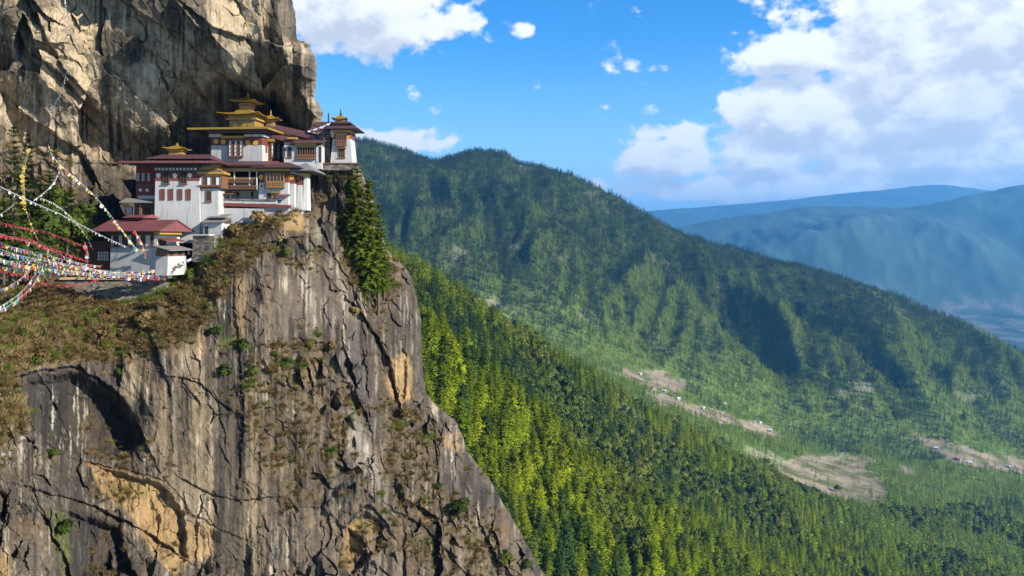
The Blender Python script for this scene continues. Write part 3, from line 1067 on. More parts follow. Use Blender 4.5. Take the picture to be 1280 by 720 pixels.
# smooth water-worn faces
broken = sstep(-0.12, 0.28, fbm(CPX / 75, CPY / 85, 19.0, 4, 0.55) + 0.22 * sstep(330, 420, CPX) - 0.12)
smooth_zone = np.zeros(CPX.shape)
for pl in ([(150, 445), (205, 450), (270, 470), (300, 520), (300, 665), (240, 640), (205, 600), (165, 540), (150, 500)], [(70, 10), (120, 30), (125, 130), (100, 120)], [(175, 80), (200, 90), (212, 150), (170, 165), (150, 120)],
           [(575, 560), (632, 640), (620, 665), (585, 600)], [(60, 470), (140, 480), (180, 560), (100, 575), (62, 540)], [(330, 330), (395, 325), (440, 400), (425, 440), (350, 440)], [(455, 400), (520, 340), (525, 430), (505, 440), (480, 450)], [(425, 500), (470, 540), (490, 640), (455, 590)], [(540, 560), (566, 560), (566, 640), (550, 644)], [(205, 400), (250, 380), (290, 400), (300, 660), (250, 640)]):
    d_, _ = poly_dist(CPX, CPY, pl)
    smooth_zone = np.maximum(smooth_zone, sstep(-10, 10, np.where(in_poly(CPX, CPY, pl), d_, -d_)))
rough = 1 - 0.8 * smooth_zone
soft = 1 - 0.85 * lf
nz = (2.0 - 0.9 * fw) * fbm(CPX / 70, CPY / 120, 4.4, 4, 0.5) + 0.75 * fbm(CPX / 12, CPY / 190, 24.4, 4, 0.55) * (1 - fw) + (0.35 + 0.6 * broken) * fbm(CPX / 16, CPY / 26, 14.4, 5, 0.62)
disp = (big * (0.62 + 0.3 * fw) + fC * (0.25 + 0.95 * broken) + nz) * (0.28 + 0.72 * rough) * soft
# deep joints, undercuts and slab edges seen in the face: points, width, depth, step to one side, reach of the step
JOINTS = [
    ([(-40, 5), (0, 23), (20, 36), (33, 62), (75, 92), (108, 131), (138, 148), (175, 176)], 4.0, 3.0, 2.2, 26),
    ([(30, -20), (39, 10), (62, 56), (79, 85), (108, 118), (122, 140)], 3.2, 2.5, 1.6, 22),
    ([(130, -20), (164, 10), (203, 33), (230, 43), (256, 75), (272, 89), (295, 108), (330, 124), (352, 132)], 4.5, 3.5, 2.0, 30),
    ([(248, 20), (266, 36), (300, 46), (328, 58), (340, 72), (354, 86), (378, 98), (396, 104)], 3.5, 2.6, 2.4, 20),
    ([(222, 10), (226, 23), (231, 60), (236, 92), (248, 112), (258, 128)], 2.6, 1.6, 1.0, 14),
    ([(326, -10), (331, 49), (345, 54), (370, 58), (393, 66)], 3.0, 2.8, -1.8, 16),
    ([(184, 64), (200, 90), (210, 112), (213, 154)], 2.6, 1.8, 1.6, 16),
    ([(56, 160), (76, 176), (98, 190), (111, 210)], 3.5, 2.6, 2.0, 16),
    ([(90, 130), (110, 148), (131, 170), (157, 186)], 2.6, 2.0, 1.3, 14),
    ([(262, 36), (272, 62), (278, 80)], 3, 2.2, 1.0, 12),
    ([(345, 92), (352, 112), (356, 130), (362, 150)], 2.2, 1.4, 1.0, 10),
    ([(362, 96), (376, 118), (384, 140)], 3.0, 1.6, 1.2, 10),
    ([(26, 470), (55, 464), (98, 458), (122, 474), (148, 493), (166, 520), (180, 548)], 3.6, 2.8, 2.4, 26),
    ([(26, 470), (33, 500), (36, 530), (55, 552), (71, 566), (98, 576), (153, 588), (208, 602), (226, 622), (236, 642), (262, 655), (300, 673)], 3.2, 2.6, -1.6, 22),
    ([(49, 613), (87, 624), (120, 634), (153, 651), (186, 668), (219, 690)], 3.2, 2.8, 2.0, 18),
    ([(46, 540), (60, 570), (74, 622), (80, 660), (76, 720), (70, 790)], 3.5, 3.0, -2.5, 18),
    ([(440, 380), (454, 396), (470, 422), (484, 449), (492, 480), (497, 496)], 5.0, 4.5, 3.0, 22),
    ([(388, 258), (404, 290), (420, 321), (440, 357), (452, 392), (458, 430), (460, 480)], 3.0, -1.0, 2.0, 16),
    ([(424, 700), (428, 680), (436, 655), (446, 640), (460, 632), (474, 642), (486, 660)], 2.6, 2.4, 1.6, 16),
    ([(540, 520), (545, 560), (548, 610), (552, 646)], 2.4, 2.0, 1.2, 12),
    ([(577, 552), (592, 580), (612, 606), (632, 640)], 2.2, 1.8, 1.2, 10),
    ([(566, 540), (570, 590), (562, 630), (552, 648)], 2.4, 1.8, -1.0, 12),
    ([(214, 470), (250, 480), (270, 500), (290, 512)], 2.0, 1.4, 0.8, 14),
    ([(296, 410), (300, 460), (304, 520), (298, 600)], 2.4, 1.6, 0.8, 14),
    ([(500, 640), (530, 660), (560, 690), (590, 730)], 2.6, 2.2, 1.6, 16),
    ([(232, 600), (262, 618), (300, 626), (340, 622)], 2.0, 1.6, 1.0, 12),
]
jx = CPX + 2.0 * pnoise(CPX / 25, CPY / 25, 40.0) + 1.2 * pnoise(CPX / 6, CPY / 6, 41.0)
jy = CPY + 2.0 * pnoise(CPX / 25, CPY / 25, 44.0) + 1.2 * pnoise(CPX / 6, CPY / 6, 45.0)
for pts, wd, dp, st, rch in JOINTS:
    bx = np.array(pts)
    x0, y0 = bx.min(0) - 90
    x1, y1 = bx.max(0) + 90
    s_ = (CPX > x0) & (CPX < x1) & (CPY > y0) & (CPY < y1)
    d_, sd_ = poly_dist(jx[s_], jy[s_], pts, closed=False)
    ww = wd * (0.55 + 0.45 * pnoise(CPX[s_] / 20, CPY[s_] / 20, 3.0))
    add = 0.30 * dp * np.exp(-(d_ / np.maximum(ww * .6, .5)) ** 2) + st * (1.0 if pts[0][1] < 250 else 0.6) * np.tanh(sd_ * d_ / 1.6) * np.exp(-d_ / rch) * 0.5
    disp[s_] += add * (1 - lf[s_])
# alcove and dark hollow under the upper slab
def hollow(poly, depth, soft_):
    global disp
    d_, _ = poly_dist(jx, jy, poly)
    disp = disp + depth * sstep(0, soft_, np.where(in_poly(jx, jy, poly), d_, 0))


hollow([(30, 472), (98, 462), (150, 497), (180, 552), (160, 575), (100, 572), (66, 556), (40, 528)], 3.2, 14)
hollow([(300, 108), (356, 128), (366, 156), (330, 158), (282, 132)], 3.5, 12)
hollow([(78, 634), (150, 655), (170, 720), (90, 730)], 2.5, 12)
hollow([(108, 574), (150, 588), (204, 604), (232, 640), (236, 700), (200, 690), (150, 640)], 1.5, 6)
hollow([(432, 660), (458, 636), (482, 656), (474, 690), (440, 720), (424, 704)], 1.8, 6)
hollow([(478, 470), (502, 432), (512, 440), (508, 500), (488, 506)], 1.2, 5)
# the face turns away at its outer edge
ed = (e_rows[:, None] - CPX)
rr_ = np.clip(1 - ed / np.where(CPY < 200, 22, 26), 0, 1)
round_ = (1 - np.sqrt(np.clip(1 - rr_ ** 2, 0, 1))) * np.where(CPY < 196, 7, np.where(CPY < 215, 0.5, np.interp(CPY, [215, 330], [1.0, 8])))
CD2 = CD + disp * np.clip(ed / 5, 0.25, 1) + round_
CD2 = np.maximum(CD2, 60)
EX = 80
ext = np.arange(1, EX + 1) / EX
ePX = e_rows[:, None] - 7 * ext[None] ** 1.5 + 1.2 * pnoise(ext[None] * 6, rows[:, None] / 25, 2.0) * ext[None]
eD = CD2[:, -1:] + 45 * ext[None] ** 1.3 + 1.6 * pnoise(ext[None] * 9, rows[:, None] / 20, 7.0)
APX = np.concatenate([CPX, ePX], 1)
APY = np.concatenate([CPY, np.repeat(rows[:, None], EX, 1)], 1)
AD = np.concatenate([CD2, eD], 1)
# a little sideways relief so overhangs really hang over
X = (APX - 640) / F * AD
Z = (HZ - APY) / F * AD
NPX = np.concatenate([CPX, e_rows[:, None] + (eD - CD2[:, -1:]) * 7.7], 1)       # the sheet unrolled, for the grain of the rock
inw = np.concatenate([np.zeros(CPX.shape), np.repeat(np.clip(ext / .12, 0, 1)[None], NROW, 0)], 1)
X = X - inw * (1.6 + 2.6 * fbm(NPX / 75, APY / 130, 64.0, 4, .55) + 1.1 * fbm(NPX / 16, APY / 28, 65.0, 4, .6, ridged=True))
X = X + 0.25 * fbm(APX / 9, APY / 9, 70.0, 3) * np.clip(1 - np.arange(APX.shape[1]) / 1e9, 0, 1)
Z = Z + 0.35 * fbm(APX / 10, APY / 10, 77.0, 3)
nr2, nc2 = X.shape
CV = np.stack([X, AD, Z], -1)
i2 = (np.arange(nr2 - 1)[:, None] * nc2 + np.arange(nc2 - 1)[None]).ravel()
cf = np.stack([i2, i2 + nc2, i2 + nc2 + 1, i2 + 1], 1)

# rock colour -------------------------------------------------
def pol(pts, softness, warp=4.0):
    wx = NPX + warp * pnoise(NPX / 12, APY / 12, 50.0) + warp * .5 * pnoise(NPX / 5, APY / 5, 53.0)
    wy = APY + warp * pnoise(NPX / 12, APY / 12, 57.0) + warp * .5 * pnoise(NPX / 5, APY / 5, 59.0)
    d_, _ = poly_dist(wx, wy, pts)
    return sstep(-softness, softness, np.where(in_poly(wx, wy, pts), d_, -d_))


def lay(c, col, m_):
    m_ = np.clip(m_, 0, 1)[..., None]
    return c * (1 - m_) + np.array(col)[None, None] * m_


def ext2(a):
    return np.concatenate([a, np.repeat(a[:, -1:], EX, 1)], 1)


up = ext2(upper)
n_l = fbm(NPX / 60, APY / 70, 80.0, 5, 0.6)
n_m = fbm(NPX / 14, APY / 18, 83.0, 4, 0.6)
n_s = fbm(NPX / 4, APY / 5, 86.0, 3, 0.6)
vs = fbm(NPX / 10, APY / 190, 88.0, 5, 0.6)           # runs of water down the face
vs2 = fbm(NPX / 3.2, APY / 60, 98.0, 3, 0.6)
tan_ = np.array([0.40, 0.330, 0.240])
grey = np.array([0.150, 0.124, 0.094])
brn = np.array([0.160, 0.108, 0.060])
c_ = tan_[None, None] * up[..., None] + (grey[None, None] * 0.86) * (1 - up[..., None])
c_ = lay(c_, grey * 1.15, sstep(0.0, 0.4, n_l) * 0.75 * up)
c_ = lay(c_, brn, sstep(0.0, 0.35, -n_l) * 0.75 * (1 - up))
c_ = c_ * (1 + 0.65 * n_m[..., None] + 0.9 * vs[..., None] + 0.6 * n_s[..., None] + 0.22 * (ext2(iC) - 0.5)[..., None] + 0.55 * (ext2(iA) * up + ext2(iB) * (1 - up) - 0.5)[..., None])
# paler sheets on the lower wall
c_ = lay(c_, (0.27, 0.215, 0.14), pol([(150, 445), (230, 430), (300, 440), (330, 560), (330, 720), (250, 720), (235, 640), (200, 590), (180, 545), (152, 495)], 12) * 0.7)
c_ = lay(c_, (0.30, 0.28, 0.255), pol([(420, 500), (450, 520), (480, 600), (490, 640), (470, 620), (440, 570)], 7) * 0.65)
c_ = lay(c_, (0.31, 0.265, 0.205), pol([(396, 270), (425, 330), (450, 400), (440, 410), (410, 330), (390, 285)], 6) * 0.5)
c_ = lay(c_, (0.11, 0.10, 0.10), pol([(430, 410), (455, 400), (462, 470), (455, 510), (430, 470)], 8) * 0.6)
c_ = lay(c_, (0.14, 0.118, 0.10), pol([(330, 330), (400, 330), (430, 400), (420, 430), (340, 430)], 12) * 0.55)
# dark lichen and seep stains; darker patches on hollows, undercut and single faces
band = sstep(0.04 - 0.07 * (1 - up), 0.22 - 0.07 * (1 - up), fbm(NPX / 7.5, APY / 260, 108.0, 4, 0.6)) * sstep(-0.16, 0.16, fbm(NPX / 45, APY / 65, 111.0, 3))
pale = sstep(0.06, 0.2, fbm(NPX / 4.5, APY / 210, 118.0, 3, 0.6)) * sstep(-0.05, 0.25, fbm(NPX / 50, APY / 60, 121.0, 3))
c_ = lay(c_, (0.62, 0.56, 0.47), pale * 0.6)
c_ = lay(c_, (0.030, 0.027, 0.025), band * 0.97)
st1 = sstep(-0.02, 0.26, vs + 0.3 * n_l)
c_ = lay(c_, (0.050, 0.043, 0.036), st1 * 0.88 * (0.75 + 0.25 * (1 - up)))
c_ = lay(c_, (0.50, 0.48, 0.44), sstep(0.18, 0.42, vs2 + 0.25 * n_l) * 0.34)
for pl, k in (([(126, 36), (150, 38), (172, 44), (182, 62), (176, 92), (160, 88), (140, 70), (138, 130), (128, 132)], .9), ([(0, 40), (14, 46), (20, 90), (6, 98), (-10, 90)], .85), ([(38, 85), (54, 95), (54, 140), (40, 146)], .8),
              ([(156, -20), (262, -20), (256, 30), (226, 40), (200, 28), (164, 8)], .75), ([(326, -20), (374, -20), (376, 52), (332, 48)], 1.25), ([(270, 92), (345, 120), (372, 160), (330, 168), (250, 120)], .72),
              ([(250, 165), (262, 168), (264, 205), (230, 205), (236, 180)], .6), ([(342, 74), (392, 70), (396, 104), (350, 98)], .5), ([(0, 20), (50, -20), (80, -20), (30, 40)], .55), ([(236, 30), (262, 40), (280, 90), (258, 80)], .6),
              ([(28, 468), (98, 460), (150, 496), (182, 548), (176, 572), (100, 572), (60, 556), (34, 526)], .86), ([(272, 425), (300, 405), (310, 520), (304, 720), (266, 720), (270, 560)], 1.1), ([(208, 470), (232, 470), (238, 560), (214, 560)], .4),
              ([(84, 632), (150, 652), (180, 690), (176, 730), (90, 730)], .75), ([(578, 558), (632, 640), (622, 664), (606, 640), (586, 606)], .72), ([(548, 566), (566, 560), (568, 630), (552, 644), (544, 610)], .62), ([(498, 470), (512, 440), (526, 460), (520, 500)], .4),
              ([(478, 430), (500, 420), (500, 440), (484, 470)], .4), ([(405, 210), (442, 210), (442, 250), (405, 280)], .55), ([(270, 395), (288, 385), (292, 440), (276, 445)], .7), ([(100, 205), (150, 205), (190, 230), (180, 290), (110, 270)], .72), ([(400, 580), (425, 590), (440, 625), (410, 612)], .5)):
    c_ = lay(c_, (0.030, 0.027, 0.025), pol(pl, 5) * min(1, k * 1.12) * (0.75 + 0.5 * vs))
# white runs inside the stains
wr = sstep(0.12, 0.34, vs2)
for pl in ([(146, 58), (168, 56), (170, 120), (150, 130)], [(50, 470), (120, 480), (110, 575), (70, 560)], [(0, 60), (20, 60), (18, 100), (0, 100)], [(40, 100), (54, 100), (54, 150), (42, 150)], [(44, 550), (60, 560), (64, 600), (50, 590)], [(258, 360), (282, 350), (284, 400), (262, 396)], [(556, 540), (570, 545), (566, 600), (556, 590)]):
    c_ = lay(c_, (0.55, 0.53, 0.49), pol(pl, 4) * wr * 0.85)
c_ = lay(c_, (0.56, 0.51, 0.43), pol([(162, 82), (186, 78), (204, 96), (214, 150), (180, 158), (160, 130)], 7) * 0.6 * (0.7 + n_m))
c_ = lay(c_, (0.52, 0.43, 0.30), pol([(264, -20), (336, -20), (330, 46), (300, 44), (266, 34)], 6) * 0.65 * (0.8 + n_m))
c_ = lay(c_, (0.52, 0.44, 0.31), pol([(68, 10), (100, 10), (124, 34), (126, 120), (100, 124), (80, 80)], 7) * 0.6 * (0.8 + n_m))
c_ = lay(c_, (0.50, 0.46, 0.38), pol([(262, 60), (330, 60), (352, 100), (330, 120), (290, 96)], 9) * 0.5 * (0.7 + n_m))
# fresh ochre scars
for pl, k in (([(108, 574), (150, 588), (204, 604), (230, 638), (226, 660), (240, 700), (216, 720), (190, 690), (160, 640), (122, 610)], .85), ([(426, 700), (432, 662), (446, 650), (446, 690), (438, 716)], .9), ([(486, 452), (508, 440), (516, 470), (514, 500), (494, 506), (482, 480)], .85),
              ([(552, 545), (577, 540), (572, 566), (560, 562)], .6), ([(350, 262), (378, 266), (384, 288), (360, 290), (346, 276)], .8), ([(240, 400), (252, 400), (258, 440), (246, 450)], .35), ([(440, 655), (468, 645), (466, 690), (450, 700)], .5), ([(230, 650), (268, 660), (262, 700), (236, 700)], .6), ([(-20, 690), (12, 690), (14, 730), (-20, 730)], .6),
              ([(290, 340), (308, 330), (306, 420), (294, 440)], .35)):
    c_ = lay(c_, np.array([0.40, 0.270, 0.120]), pol(pl, 4, 3) * k * (0.85 + 0.8 * n_m))
c_ = c_ * (1 + 0.16 * n_s[..., None])

# dry scrub and turf lie where the rock leans back
nx_ = np.cross(np.roll(CV, -1, 1) - np.roll(CV, 1, 1), np.roll(CV, -1, 0) - np.roll(CV, 1, 0))
nx_ /= np.linalg.norm(nx_, axis=-1)[..., None] + 1e-9
if nx_[300, 200, 1] > 0:
    nx_ = -nx_
upn = nx_[..., 2]
k5 = np.ones(9) / 9
ups = np.apply_along_axis(lambda v: np.convolve(v, k5, 'same'), 0, upn)
scrub_z = np.zeros(APX.shape)
for pl, k in (([(-60, 356), (60, 352), (110, 372), (200, 352), (252, 318), (268, 290), (330, 268), (385, 290), (410, 340), (380, 340), (330, 318), (290, 350), (262, 400), (215, 440), (130, 452), (60, 462), (20, 470), (40, 530), (20, 560), (-60, 560)], 1.0),
              ([(320, 430), (390, 420), (450, 500), (430, 560), (420, 600), (360, 640), (310, 560), (300, 480)], .62), ([(480, 500), (540, 520), (545, 600), (520, 660), (470, 700), (400, 730), (480, 610)], .6), ([(545, 600), (600, 640), (660, 720), (560, 730), (500, 690)], .6),
              ([(440, 300), (495, 325), (500, 360), (470, 400), (440, 380), (420, 320)], .8), ([(170, 160), (270, 150), (262, 175), (230, 200), (170, 190)], .75), ([(0, 150), (60, 160), (110, 230), (150, 290), (110, 330), (-60, 340), (-60, 180)], .9),
              ([(385, 210), (445, 208), (450, 222), (400, 228)], .8), ([(330, 255), (350, 262), (360, 300), (330, 300)], .5)):
    scrub_z = np.maximum(scrub_z, k * pol(pl, 9, 6))
sn = fbm(NPX / 22, APY / 18, 61.0, 5, 0.6)
veg = np.clip(scrub_z * sstep(-0.22, 0.22, sn + 0.75 * (ups - 0.08)), 0, 1) * (1 - 0.0)
veg = np.maximum(veg, sstep(0.45, 0.72, ups) * 0.55 * sstep(-.2, .2, sn))
vegc = np.array([0.115, 0.082, 0.042])[None, None] * (1 + 0.6 * n_m[..., None] + 0.5 * n_s[..., None])
c_ = c_ * (1 - veg[..., None] * 0.82) + vegc * veg[..., None] * 0.82
turf = np.zeros(APX.shape)
for pl, k in (([(150, 372), (205, 352), (250, 330), (262, 306), (276, 300), (272, 320), (240, 350), (190, 378), (150, 388)], .9), ([(96, 396), (130, 388), (132, 402), (100, 412)], .95), ([(0, 395), (60, 385), (60, 410), (0, 425)], .45), ([(62, 640), (80, 640), (90, 700), (76, 720)], .5), ([(140, 600), (190, 612), (186, 622), (140, 612)], .3), ([(272, 420), (300, 424), (300, 436), (276, 438)], .5)):
    turf = np.maximum(turf, k * pol(pl, 5, 5))
c_ = lay(c_, (0.115, 0.155, 0.022), turf * sstep(-.3, .2, sn + .2))
# pale scree and litter on the left slope
lit_ = pol([(-60, 490), (30, 480), (42, 560), (20, 580), (-60, 600)], 8)
c_ = lay(c_, (0.55, 0.52, 0.48), lit_ * sstep(0.28, 0.4, n_s + .3 * n_m) * .9)
c_ = c_ * (0.65 - 0.01 * up[..., None]) * np.array([1.06, 0.985, 0.86])
c_ = np.clip(c_, 0.010, 0.8)

m, t, out = make_mat('cliff_rock')
at = t.new('ShaderNodeAttribute', attribute_name='rock')
gp = t.new('ShaderNodeNewGeometry').outputs['Position']
f1 = t.noise(gp, 1.6, 6, 0.7)
f2 = t.noise(t.vmath('MULTIPLY', gp, (1, 1, .35)), 5.0, 4, 0.65)
b = t.new('ShaderNodeBsdfPrincipled')
b.inputs['Roughness'].default_value = 0.85
b.inputs['Specular IOR Level'].default_value = 0.25
t.put(b.inputs['Base Color'], t.mix(1.0, at.outputs['Color'], t.math('ADD', 0.42, t.math('ADD', t.math('MULTIPLY', f1, 0.72), t.math('MULTIPLY', f2, 0.5))), 'MULTIPLY'))
bp = t.new('ShaderNodeBump')
bp.inputs['Strength'].default_value = 0.9
bp.inputs['Distance'].default_value = 0.22
t.l.new(t.math('ADD', f1, t.math('MULTIPLY', f2, 0.4)), bp.inputs['Height'])
t.l.new(bp.outputs[0], b.inputs['Normal'])
t.l.new(b.outputs[0], out.inputs[0])
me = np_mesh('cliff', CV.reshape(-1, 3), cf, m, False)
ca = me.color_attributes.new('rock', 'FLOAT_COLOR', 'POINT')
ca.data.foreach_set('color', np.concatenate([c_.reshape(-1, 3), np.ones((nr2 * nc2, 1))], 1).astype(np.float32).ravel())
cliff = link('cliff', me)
tag(cliff, 'sheer streaked rock cliff with a ledge carrying the white monastery', 'cliff', kind='structure')


def on_cliff(px, py):
    """point of the rock face seen at a photo pixel, and its outward direction"""
    r_ = int(np.clip(np.searchsorted(rows, py), 1, nr2 - 2))
    cidx = int(np.clip(np.searchsorted(CPX[r_], px), 1, NCOL - 2))
    return Vector(CV[r_, cidx]), Vector(nx_[r_, cidx])


# ------------------------------------------------------------------ dry scrub on the rock: ground cover, far too fine to count
def tuft(seed, blades, spread, up_, wid):
    rg = np.random.RandomState(seed)
    V, T = [], []
    for k in range(blades):
        a = rg.uniform(0, 6.28)
        rr = abs(rg.normal(0, spread * .45))
        o = np.array([math.cos(a) * rr, math.sin(a) * rr, rg.uniform(0, .35)])
        d = np.array([math.cos(a) * rg.uniform(.1, 1), math.sin(a) * rg.uniform(.1, 1), rg.uniform(.3, 1) * up_])
        d = d / np.linalg.norm(d) * rg.uniform(.35, .8)
        s = np.cross(d, rg.normal(size=3))
        s = s / (np.linalg.norm(s) + 1e-6) * wid
        i = len(V)
        V += [o - s, o + s, o + d]
        T.append((i, i + 1, i + 2))
    return np.array(V), np.array(T)


M['scrub'] = leaf_mat('dry_scrub', [(0.0, (0.045, 0.042, 0.016)), (0.3, (0.105, 0.078, 0.030)), (0.55, (0.185, 0.130, 0.052)), (0.8, (0.26, 0.195, 0.085)), (1.0, (0.105, 0.120, 0.026))], 0.3)
M['turf'] = leaf_mat('green_turf', [(0.0, (0.050, 0.080, 0.014)), (0.5, (0.110, 0.160, 0.018)), (1.0, (0.180, 0.190, 0.035))], 0.4)
M['shrub'] = leaf_mat('shrub_leaves', [(0.0, (0.030, 0.050, 0.014)), (0.5, (0.070, 0.105, 0.018)), (1.0, (0.130, 0.150, 0.030))], 0.4)
sprotos = []
for s in range(3):
    v_, f_ = tuft(s, 70, .8, 1.0, .055)
    sprotos.append(bpy.data.objects.new('dry_tuft', np_mesh('dry_tuft', v_, f_, M['scrub'])))
for s in range(2):
    v_, f_ = tuft(10 + s, 60, .9, .9, .05)
    sprotos.append(bpy.data.objects.new('green_tuft', np_mesh('green_tuft', v_, f_, M['turf'])))
srng = np.random.RandomState(8)
wgt = (veg ** 1.3 * 0.5 + turf * 0.5)[:, :NCOL] * (AD[:, :NCOL] / 120) ** 2 * (0.05 + sstep(0.0, 0.35, fbm(CPX / 16, CPY / 11, 171.0, 4, 0.6) + 0.4 * ups[:, :NCOL]))
wgt[:, :4] = 0
wgt[:6] = 0
wgt[-6:] = 0
pick = srng.choice(wgt.size, 9000, p=(wgt / wgt.sum()).ravel())
pr, pc = np.divmod(pick, NCOL)
pp = CV[pr, pc] + srng.normal(0, .12, (9000, 3))
tf_ = (turf[pr, pc] > srng.uniform(.15, .7, 9000)) | (fbm(CPX[pr, pc] / 25, CPY[pr, pc] / 18, 33.0, 3) > 0.2)
kk = np.where(tf_, srng.randint(3, 5, 9000), srng.randint(0, 3, 9000))
sz_ = np.where(tf_, srng.uniform(.35, .8, 9000), srng.uniform(.3, .95, 9000) * (0.6 + .6 * veg[pr, pc]))
scrub = scatter_object('scrub', scatter_mesh('scrub', pp, sz_, kk, srng.uniform(0, 6.28, 9000), srng.uniform(0.1, .6, 9000)), sprotos)
tag(scrub, 'dry brown scrub and short turf clinging to the ledges of the cliff', 'scrub', kind='stuff')
# ------------------------------------------------------------------ builders for the monastery
class MB:
    def __init__(self):
        self.v, self.f = [], []

    def add(self, verts, faces):
        b = len(self.v)
        self.v += [tuple(p) for p in verts]
        self.f += [tuple(b + i for i in fc) for fc in faces]
        return self

    def box(self, a0, a1, b0, b1, h0, h1, ta=0.0, tb=0.0):
        """box; ta, tb draw the top in on every side (battered walls)"""
        return self.add([(a0, b0, h0), (a1, b0, h0), (a1, b1, h0), (a0, b1, h0), (a0 + ta, b0 + tb, h1), (a1 - ta, b0 + tb, h1), (a1 - ta, b1 - tb, h1), (a0 + ta, b1 - tb, h1)],
                        [(0, 3, 2, 1), (4, 5, 6, 7), (0, 1, 5, 4), (1, 2, 6, 5), (2, 3, 7, 6), (3, 0, 4, 7)])

    def roof(self, a0, a1, b0, b1, h, hr, t=0.14, ia=0.0, ib=None, along='a'):
        """low roof with a thick edge: ridge along a or b, ends drawn in by ia (0 = gable)"""
        if along == 'a':
            bm = (b0 + b1) / 2
            r = [(a0 + ia, bm, hr), (a1 - ia, bm, hr)]
            fc = [(4, 5, 9, 8), (6, 7, 8, 9), (5, 6, 9), (7, 4, 8)]
        else:
            am = (a0 + a1) / 2
            r = [(am, b0 + ia, hr), (am, b1 - ia, hr)]
            fc = [(5, 6, 9, 8), (7, 4, 8, 9), (4, 5, 8), (6, 7, 9)]
        lo = [(a0, b0, h), (a1, b0, h), (a1, b1, h), (a0, b1, h)]
        hi = [(x, y, h + t) for x, y, _ in lo]
        return self.add(lo + hi + r, [(0, 3, 2, 1), (0, 1, 5, 4), (1, 2, 6, 5), (2, 3, 7, 6), (3, 0, 4, 7)] + fc)

    def lean(self, a0, a1, b0, b1, hf, hb, t=0.1):
        """lean-to slab: front edge height hf, back edge height hb"""
        return self.add([(a0, b0, hf), (a1, b0, hf), (a1, b1, hb), (a0, b1, hb), (a0, b0, hf + t), (a1, b0, hf + t), (a1, b1, hb + t), (a0, b1, hb + t)],
                        [(0, 3, 2, 1), (4, 5, 6, 7), (0, 1, 5, 4), (1, 2, 6, 5), (2, 3, 7, 6), (3, 0, 4, 7)])

    def disc(self, a, b, h, r, th, axis='b', n=16):
        fr, bk = [], []
        for k in range(n):
            t = 6.28318 * k / n
            u, v = r * math.cos(t), r * math.sin(t)
            if axis == 'b':
                fr.append((a + u, b - th, h + v))
                bk.append((a + u, b, h + v))
            else:
                fr.append((a + th, b + u, h + v))
                bk.append((a, b + u, h + v))
        fs = [tuple(range(n)), tuple(range(2 * n - 1, n - 1, -1))]
        fs += [(k, k + n, (k + 1) % n + n, (k + 1) % n) for k in range(n)]
        return self.add(fr + bk, fs)

    def pagoda(self, am, bm, ha, hb, h, top, rise, curl, t=0.09):
        """golden roof with turned-up corners: half sizes ha, hb at the eave, shrinking to the fraction top, rising by rise"""
        prof = [(1.0, 0.0), (0.80, 0.20), (0.60, 0.42), (0.42, 0.68), (top, 1.0)]
        rings = []
        for (s, z) in prof:
            ring = []
            for (ca, cb) in ((-1, -1), (-.5, -1), (0, -1), (.5, -1), (1, -1), (1, -.5), (1, 0), (1, .5), (1, 1), (.5, 1), (0, 1), (-.5, 1), (-1, 1), (-1, .5), (-1, 0), (-1, -.5)):
                cn = (abs(ca) * abs(cb)) ** 2
                k = curl * cn * max(0, (s - .55) / .45) ** 1.5
                ring.append((am + ca * ha * s * (1 + .03 * cn * (s > .9)), bm + cb * hb * s * (1 + .03 * cn * (s > .9)), h + rise * z + k))
            rings.append(ring)
        under = [(x, y, z - t) for x, y, z in rings[0]]
        v = under + [p for r_ in rings for p in r_]
        n = 16
        fs = [tuple(range(n - 1, -1, -1))]
        for r_ in range(len(rings)):
            for k in range(n):
                fs.append((r_ * n + k, r_ * n + (k + 1) % n, (r_ + 1) * n + (k + 1) % n, (r_ + 1) * n + k))
        fs.append(tuple(range(len(rings) * n, (len(rings) + 1) * n)))
        return self.add(v, fs)

    def lathe(self, a, b, prof, n=10):
        v = [(a + math.cos(6.2832 * k / n) * r, b + math.sin(6.2832 * k / n) * r, h) for (r, h) in prof for k in range(n)]
        fs = [(i * n + k, i * n + (k + 1) % n, (i + 1) * n + (k + 1) % n, (i + 1) * n + k) for i in range(len(prof) - 1) for k in range(n)]
        return self.add(v, fs + [tuple(range(n - 1, -1, -1)), tuple(range((len(prof) - 1) * n, len(prof) * n))])

    def tube(self, pts, r, n=5):
        pts = [Vector(p) for p in pts]
        vs, fs = [], []
        for k, p in enumerate(pts):
            d = (pts[min(k + 1, len(pts) - 1)] - pts[max(k - 1, 0)]).normalized()
            u = d.cross(Vector((0, 0, 1)) if abs(d.z) < .95 else Vector((1, 0, 0))).normalized()
            w_ = d.cross(u)
            for s in range(n):
                a = 6.2832 * s / n
                vs.append(p + (u * math.cos(a) + w_ * math.sin(a)) * r)
        for k in range(len(pts) - 1):
            for s in range(n):
                fs.append((k * n + s, k * n + (s + 1) % n, (k + 1) * n + (s + 1) % n, (k + 1) * n + s))
        fs += [tuple(range(n - 1, -1, -1)), tuple(range((len(pts) - 1) * n, len(pts) * n))]
        return self.add(vs, fs)

    def build(self, name, mat, parent=None):
        me = bpy.data.meshes.new(name)
        me.from_pydata(self.v, [], self.f)
        me.update()
        me.materials.append(mat)
        return link(name, me, parent)


